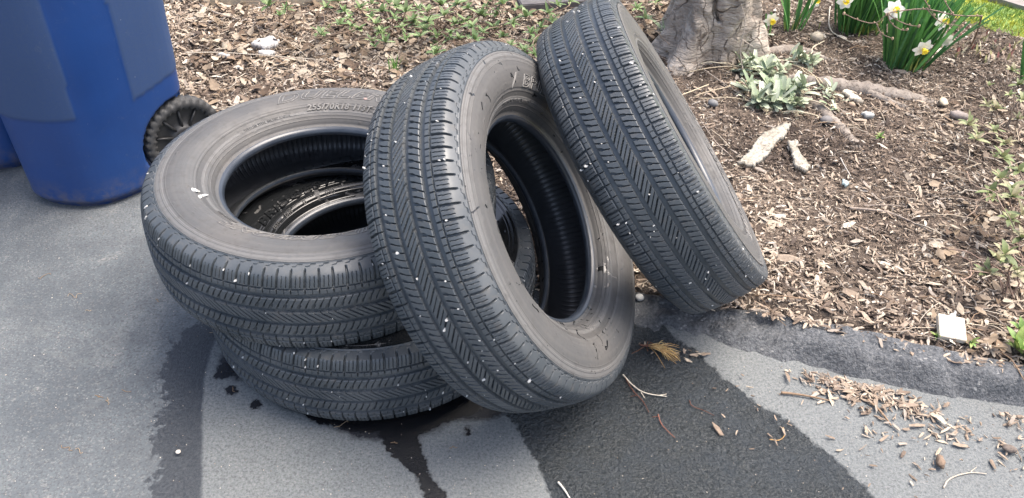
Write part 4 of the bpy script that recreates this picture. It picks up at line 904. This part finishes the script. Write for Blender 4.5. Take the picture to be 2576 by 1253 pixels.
for _ in range(170):
    x, y = random.choice([(random.uniform(450, 1400), random.uniform(0, 300)), (random.uniform(1700, 2576), random.uniform(100, 850)), (random.uniform(2350, 2576), random.uniform(250, 900))]); p = on_bed(x, y)
    if sdist(BED, p[None, :2])[0] > -.04: continue
    a = random.uniform(0, 6.28); L = random.uniform(.04, .15); e = p+np.array([math.cos(a)*L, math.sin(a)*L, 0])
    mb.tube(wander(p+[0, 0, .012], e+[0, 0, .012], 5, .14, .006), random.uniform(.0009, .002), 4, random.choice([PALE, GR, BRN, (.5, .42, .32)]))
tag(mb.build('fine_twigs', M_TWIG), 'thin dry twigs and straws strewn over the mulch', 'twigs', kind='stuff')
mb = MB()
for x, y in ((128, 690), (170, 745), (230, 780), (400, 760), (270, 1000), (330, 985), (190, 1130), (155, 1120), (560, 830), (840, 1075), (1000, 1115), (260, 1000), (1150, 1125), (590, 985)):
    p = at(x, y, .003); a = random.uniform(0, 6.28); L = random.uniform(.015, .035); mb.tube(smooth(wander(p, p+np.array([math.cos(a)*L, math.sin(a)*L, 0]), 5, .5), 1), .0007, 4, random.choice([(.30, .20, .12), (.4, .3, .2)]))
tag(mb.build('leaf_threads', M_TWIG), 'hair thin brown catkin threads scattered on the grey asphalt', 'plant debris', kind='stuff')

# daffodils
DG = [(.08, .23, .06), (.12, .30, .08), (.15, .36, .10), (.07, .19, .07)]
def flower(root_, P, face, r=.034, stem=None, side=False):
    f = empty('flower', (0, 0, 0)); f.parent = root_; face = np.array(face, float); face /= np.linalg.norm(face); a = np.array([0, 0, 1.]) if abs(face[2]) < .9 else np.array([1., 0, 0]); u = np.cross(face, a); u /= np.linalg.norm(u); v = np.cross(face, u)
    mb = MB()
    for k in range(6):
        th = k*math.pi/3+.2; d = math.cos(th)*u+math.sin(th)*v+face*(.12 if k % 2 else .02); mb.leaf(P-face*.002*(k % 2), d, r, r*.78, .25, (.90, .89, .80), .1, 6, up=face)
    mb.build('petals', M_PETAL, f)
    mb = MB(); V = []; n = 14
    for i, (x, rr) in enumerate(((0, .004), (.006, .008), (.013, .009), (.018, .012))):
        for j in range(n): th = 2*math.pi*j/n; q = rr*(1+(.12*math.cos(th*7) if i == 3 else 0)); V.append(P+face*(x+.002)+q*(math.cos(th)*u+math.sin(th)*v))
    F = [(i*n+j, i*n+(j+1) % n, (i+1)*n+(j+1) % n, (i+1)*n+j) for i in range(3) for j in range(n)]; mb.add(V, F, (.90, .74, .08)); mb.build('trumpet', M_PETAL, f)
    if stem is not None:
        mb = MB(); mb.tube(smooth([stem, stem*.4+P*.6+np.array([0, 0, .05]), P-face*.03+np.array([0, 0, .022]), P-face*.003], 2), .0026, 6, (.12, .26, .07)); mb.build('stem', M_LEAF, f)
def daff(base_px, label, n, spread, H, flowers, lean=(0, 0), wl=.011, bpos=None, nm='daffodil_clump'):
    b = on_bed(*base_px) if bpos is None else np.array(bpos); o = empty(nm, b, label, 'daffodils', 'daffodil clumps'); mb = MB()
    for k in range(n):
        rx, ry = random.gauss(0, 1), random.gauss(0, 1); rx = max(-1.8, min(1.8, rx)); ry = max(-1.8, min(1.8, ry)); p = np.array([rx*spread[0]*.55, ry*spread[1]*.55, -.01]); L = H*random.uniform(.7, 1.08)
        d = (rx*.16+lean[0]+random.gauss(0, .07), ry*.13+lean[1]+random.gauss(0, .07), 1); c = random.choice(DG); g = random.uniform(.8, 1.35); mb.leaf(p, d, L, wl*random.uniform(.8, 1.2), random.uniform(.05, .45), tuple(q*g for q in c), .35, 7, up=(random.gauss(0, 1), random.gauss(0, 1), .1), tip=.9)
    for k in range(int(n*.35)):
        p = np.array([random.gauss(0, .55)*spread[0], random.gauss(0, .55)*spread[1], -.005]); mb.leaf(p, (random.gauss(0, .15), random.gauss(0, .12), 1), random.uniform(.05, .09), wl, .1, (.35, .40, .10), .3, 3, up=(random.gauss(0, 1), random.gauss(0, 1), .1))
    mb.build('leaves', M_LEAF, o)
    for (x, y, Y_, face, r) in flowers:
        P = aty(x, y, Y_)-b; flower(o, P, face, r, np.array([P[0]*.4, P[1]*.4, 0.]))
    return o
bR = on_bed(2272, 168); bM = on_bed(2155, 78); bS = on_bed(1992, 76)
daff((2272, 166), 'largest daffodil clump at right with several white flowers', 230, (.065, .05), .33, [(2251, 25, bR[1]-.10, (-.1, -1, .45), .038), (2371, 52, bR[1]-.08, (.45, -.8, .25), .038), (2322, 122, bR[1]-.17, (.15, -.75, -.25), .040), (2376, 100, bR[1]-.02, (.5, .8, .3), .038)], (.10, .0))
daff((2155, 76), 'second daffodil clump behind, dense dark green leaves and one flower at the top edge', 190, (.075, .05), .34, [(2126, 3, bM[1]-.14, (-.1, -1, .3), .034)], (.02, 0))
daff((1994, 78), 'small thin daffodil clump of few leaves right of the trunk', 16, (.03, .02), .30, [(2050, 2, bS[1]+.03, (.3, -.7, .3), .034)], (.02, 0), .013)
daff((1935, 90), 'single small daffodil flower standing beside the trunk', 3, (.01, .01), .10, [(1941, 50, on_bed(1935, 90)[1]-.01, (.1, -.8, -.1), .032)], (0, 0), .008)
daff((2590, 215), 'daffodil leaves cut by the right edge of the picture', 10, (.03, .02), .22, [], (-.05, 0), .010)
# bare budding twigs in front of the daffodils
b = on_bed(2440, 120); o = empty('bare_shrub', b, 'thin bare branches with small buds reaching across the daffodils', 'shrub'); mb = MB(); bd = MB()
Yf = bR[1]-.12
def bud(p, r_):
    q_ = MB(); ico_blob(q_, (0, 0, 0), r_, (1, 1, 1.4), (.5, .36, .24)); q_.build('bud', M_TWIG, o).location = Vector(p.tolist())
def A(x, y, dy=0): return aty(x, y, Yf+dy)-b
for L in ([(2470, 40), (2400, 40), (2330, 20), (2260, 28), (2232, 33), (2205, 62), (2160, 52), (2123, 34)], [(2232, 33), (2250, 48), (2285, 64), (2312, 66)], [(2205, 60), (2215, 85), (2245, 97)], [(2330, 20), (2345, 40), (2372, 60), (2420, 65)], [(2232, 33), (2240, 60), (2270, 78), (2282, 74)], [(2320, -10), (2335, 15), (2350, 38)], [(2400, 40), (2380, 10), (2365, -20)]):
    P = smooth([A(*q) for q in L], 2); mb.tube(P, np.linspace(.0026, .0012, len(P)), 5, (.28, .20, .16)); bud(P[-1], .005)
    for k in range(2, len(P)-2, 4): bud(P[k]+np.array([0, 0, .003]), .0032)
mb.tube(smooth([np.array([0, 0, 0.]), A(2470, 60)*.6, A(2470, 40)], 2), .0035, 6, (.28, .20, .16))
mb.build('branches', M_TWIG, o)
b = on_bed(1870, 150); o = empty('bare_sprig', b, 'thin pale bare sprig standing in front of the trunk', 'twig'); mb = MB()
Yt = tc[1]-.27
for L in ([(1958, 175), (1950, 120), (1968, 60), (1955, 10)], [(1958, 100), (1985, 118)],):
    P = smooth([aty(x-90, y, Yt)-b for x, y in L], 2); mb.tube(P, np.linspace(.002, .0010, len(P)), 5, (.5, .43, .36))
mb.tube([(0, 0, 0), aty(1868, 175, Yt)-b], .002, 5, (.5, .43, .36)); mb.build('stems', M_TWIG, o)

# ------------------------------------------------------------------ lawn, path, edging
q = LAWNP; lo = q.min(0); X, Y, F = grid(axis(1.7, 1.75, 3.4, 12, .03, .5), axis(1.9, 2.6, 4.4, 12, .03, .5)); sd = sdist(q, np.stack([X, Y], 1)); Zl = bedz(np.stack([X, Y], 1))+.02*sstep(0, .04, -sd)-.03*(sd > .0)
NL = NT('mossy_lawn'); n1 = NL.noise(7, 4, .6); n2 = NL.noise(60, 4, .7)
ML = NL.out(NL.mix(NL.ramp(n2, [(.35, .6), (.6, 0.)]), NL.mix(NL.ramp(n1, [(.42, 0.), (.58, 1.)]), (.19, .29, .07), (.46, .44, .04)), (.12, .17, .05)), .95, NL.bump(n2, .9, .015))
tag(link('lawn', mesh_np('lawn', np.stack([X, Y, Zl], 1), F), ML), 'bright mossy lawn strip in the upper right corner', 'lawn', kind='structure')
n = 42000; Q = np.stack([RNG.uniform(1.75, 3.3, n), RNG.uniform(2.7, 4.2, n)], 1); Q = Q[sdist(LAWNP, Q) < 0]; n = len(Q); z = bedz(Q)+.018
a = RNG.uniform(0, 6.28, n); h = RNG.uniform(.008, .028, n); wv = .0022; dx, dy = np.cos(a)*wv, np.sin(a)*wv; lx, ly = RNG.normal(0, .010, n), RNG.normal(0, .010, n)
V = np.stack([np.stack([Q[:, 0]-dx, Q[:, 1]-dy, z], 1), np.stack([Q[:, 0]+dx, Q[:, 1]+dy, z], 1), np.stack([Q[:, 0]+lx, Q[:, 1]+ly, z+h], 1)], 1).reshape(-1, 3)
mo = sstep(.4, .6, vnoise(Q[:, 0], Q[:, 1], .16, 61)+.25*(RNG.random(n)-.5))[:, None]; cl = (np.array([[.17, .30, .06]])*(1-mo)+np.array([[.48, .47, .05]])*mo)*RNG.uniform(.7, 1.25, (n, 1))
tag(link('grass', mesh_np('grass', V, np.arange(n*3).reshape(-1, 3), False, np.repeat(cl, 3, 0)), M_LEAF), 'short yellow green moss and grass blades of the lawn', 'grass', kind='stuff')
# pale sprouting shoots
mb = MB()
for _ in range(70):
    x, y = random.uniform(2400, 2576), random.uniform(70, 150)
    p = on_bed(x, y+(x-2400)*.12); mb.leaf(p, (random.gauss(0, .25), random.gauss(0, .25), 1), random.uniform(.025, .05), .009, .3, random.choice([(.55, .46, .36), (.60, .55, .40), (.30, .14, .12), (.42, .40, .2)]), .6, 4)
tag(mb.build('sprouts', M_DRY), 'pale and reddish sprouting shoots along the edge of the lawn', 'shoots', kind='stuff')
pa = np.array([at(x, y, .07)[:2] for x, y in ((2470, -5), (2576, 27), (2760, 80))]+[(6.5, 2.9), (7, 3.6), (3.2, 4.3), (2.1, 4.6)]); Vp = [(x, y, .088) for x, y in pa]+[(x, y, .0) for x, y in pa]; k = len(pa)
me = bpy.data.meshes.new('path'); me.from_pydata(Vp, [], [tuple(range(k))]+[(i, (i+1) % k, (i+1) % k+k, i+k) for i in range(k)]); tag(link('path', me, m_simple('path_concrete', (.27, .245, .23), .9, (.19, .17, .155), 25, .4)), 'grey brown paved path beyond the lawn', 'path', kind='structure')
def board(a, b, wd, th_, mat_, nm, label, cat, z=.03):
    a = on_bed(*a); b = on_bed(*b); c = (a+b)/2; L = np.linalg.norm((b-a)[:2]); bm = bmesh.new(); bmesh.ops.create_cube(bm, size=1); bmesh.ops.scale(bm, vec=(L, wd, th_), verts=bm.verts); bmesh.ops.bevel(bm, geom=bm.edges, offset=.004, segments=2, affect='EDGES')
    me = bpy.data.meshes.new(nm); bm.to_mesh(me); bm.free(); o = link(nm, me, mat_, None, c+np.array([0, 0, z])); o.rotation_euler.z = math.atan2(b[1]-a[1], b[0]-a[0]); return tag(o, label, cat)
board((532, 15), (850, 17), .04, .05, m_wood('weathered_timber', (.60, .52, .38)), 'edging_board', 'long pale timber edging board at the top of the mulch', 'board', .02)
board((1305, 24), (1490, 16), .10, .05, m_wood('grey_timber', (.13, .12, .12)), 'timber', 'dark grey weathered timber behind the low shrubs', 'timber', .02)
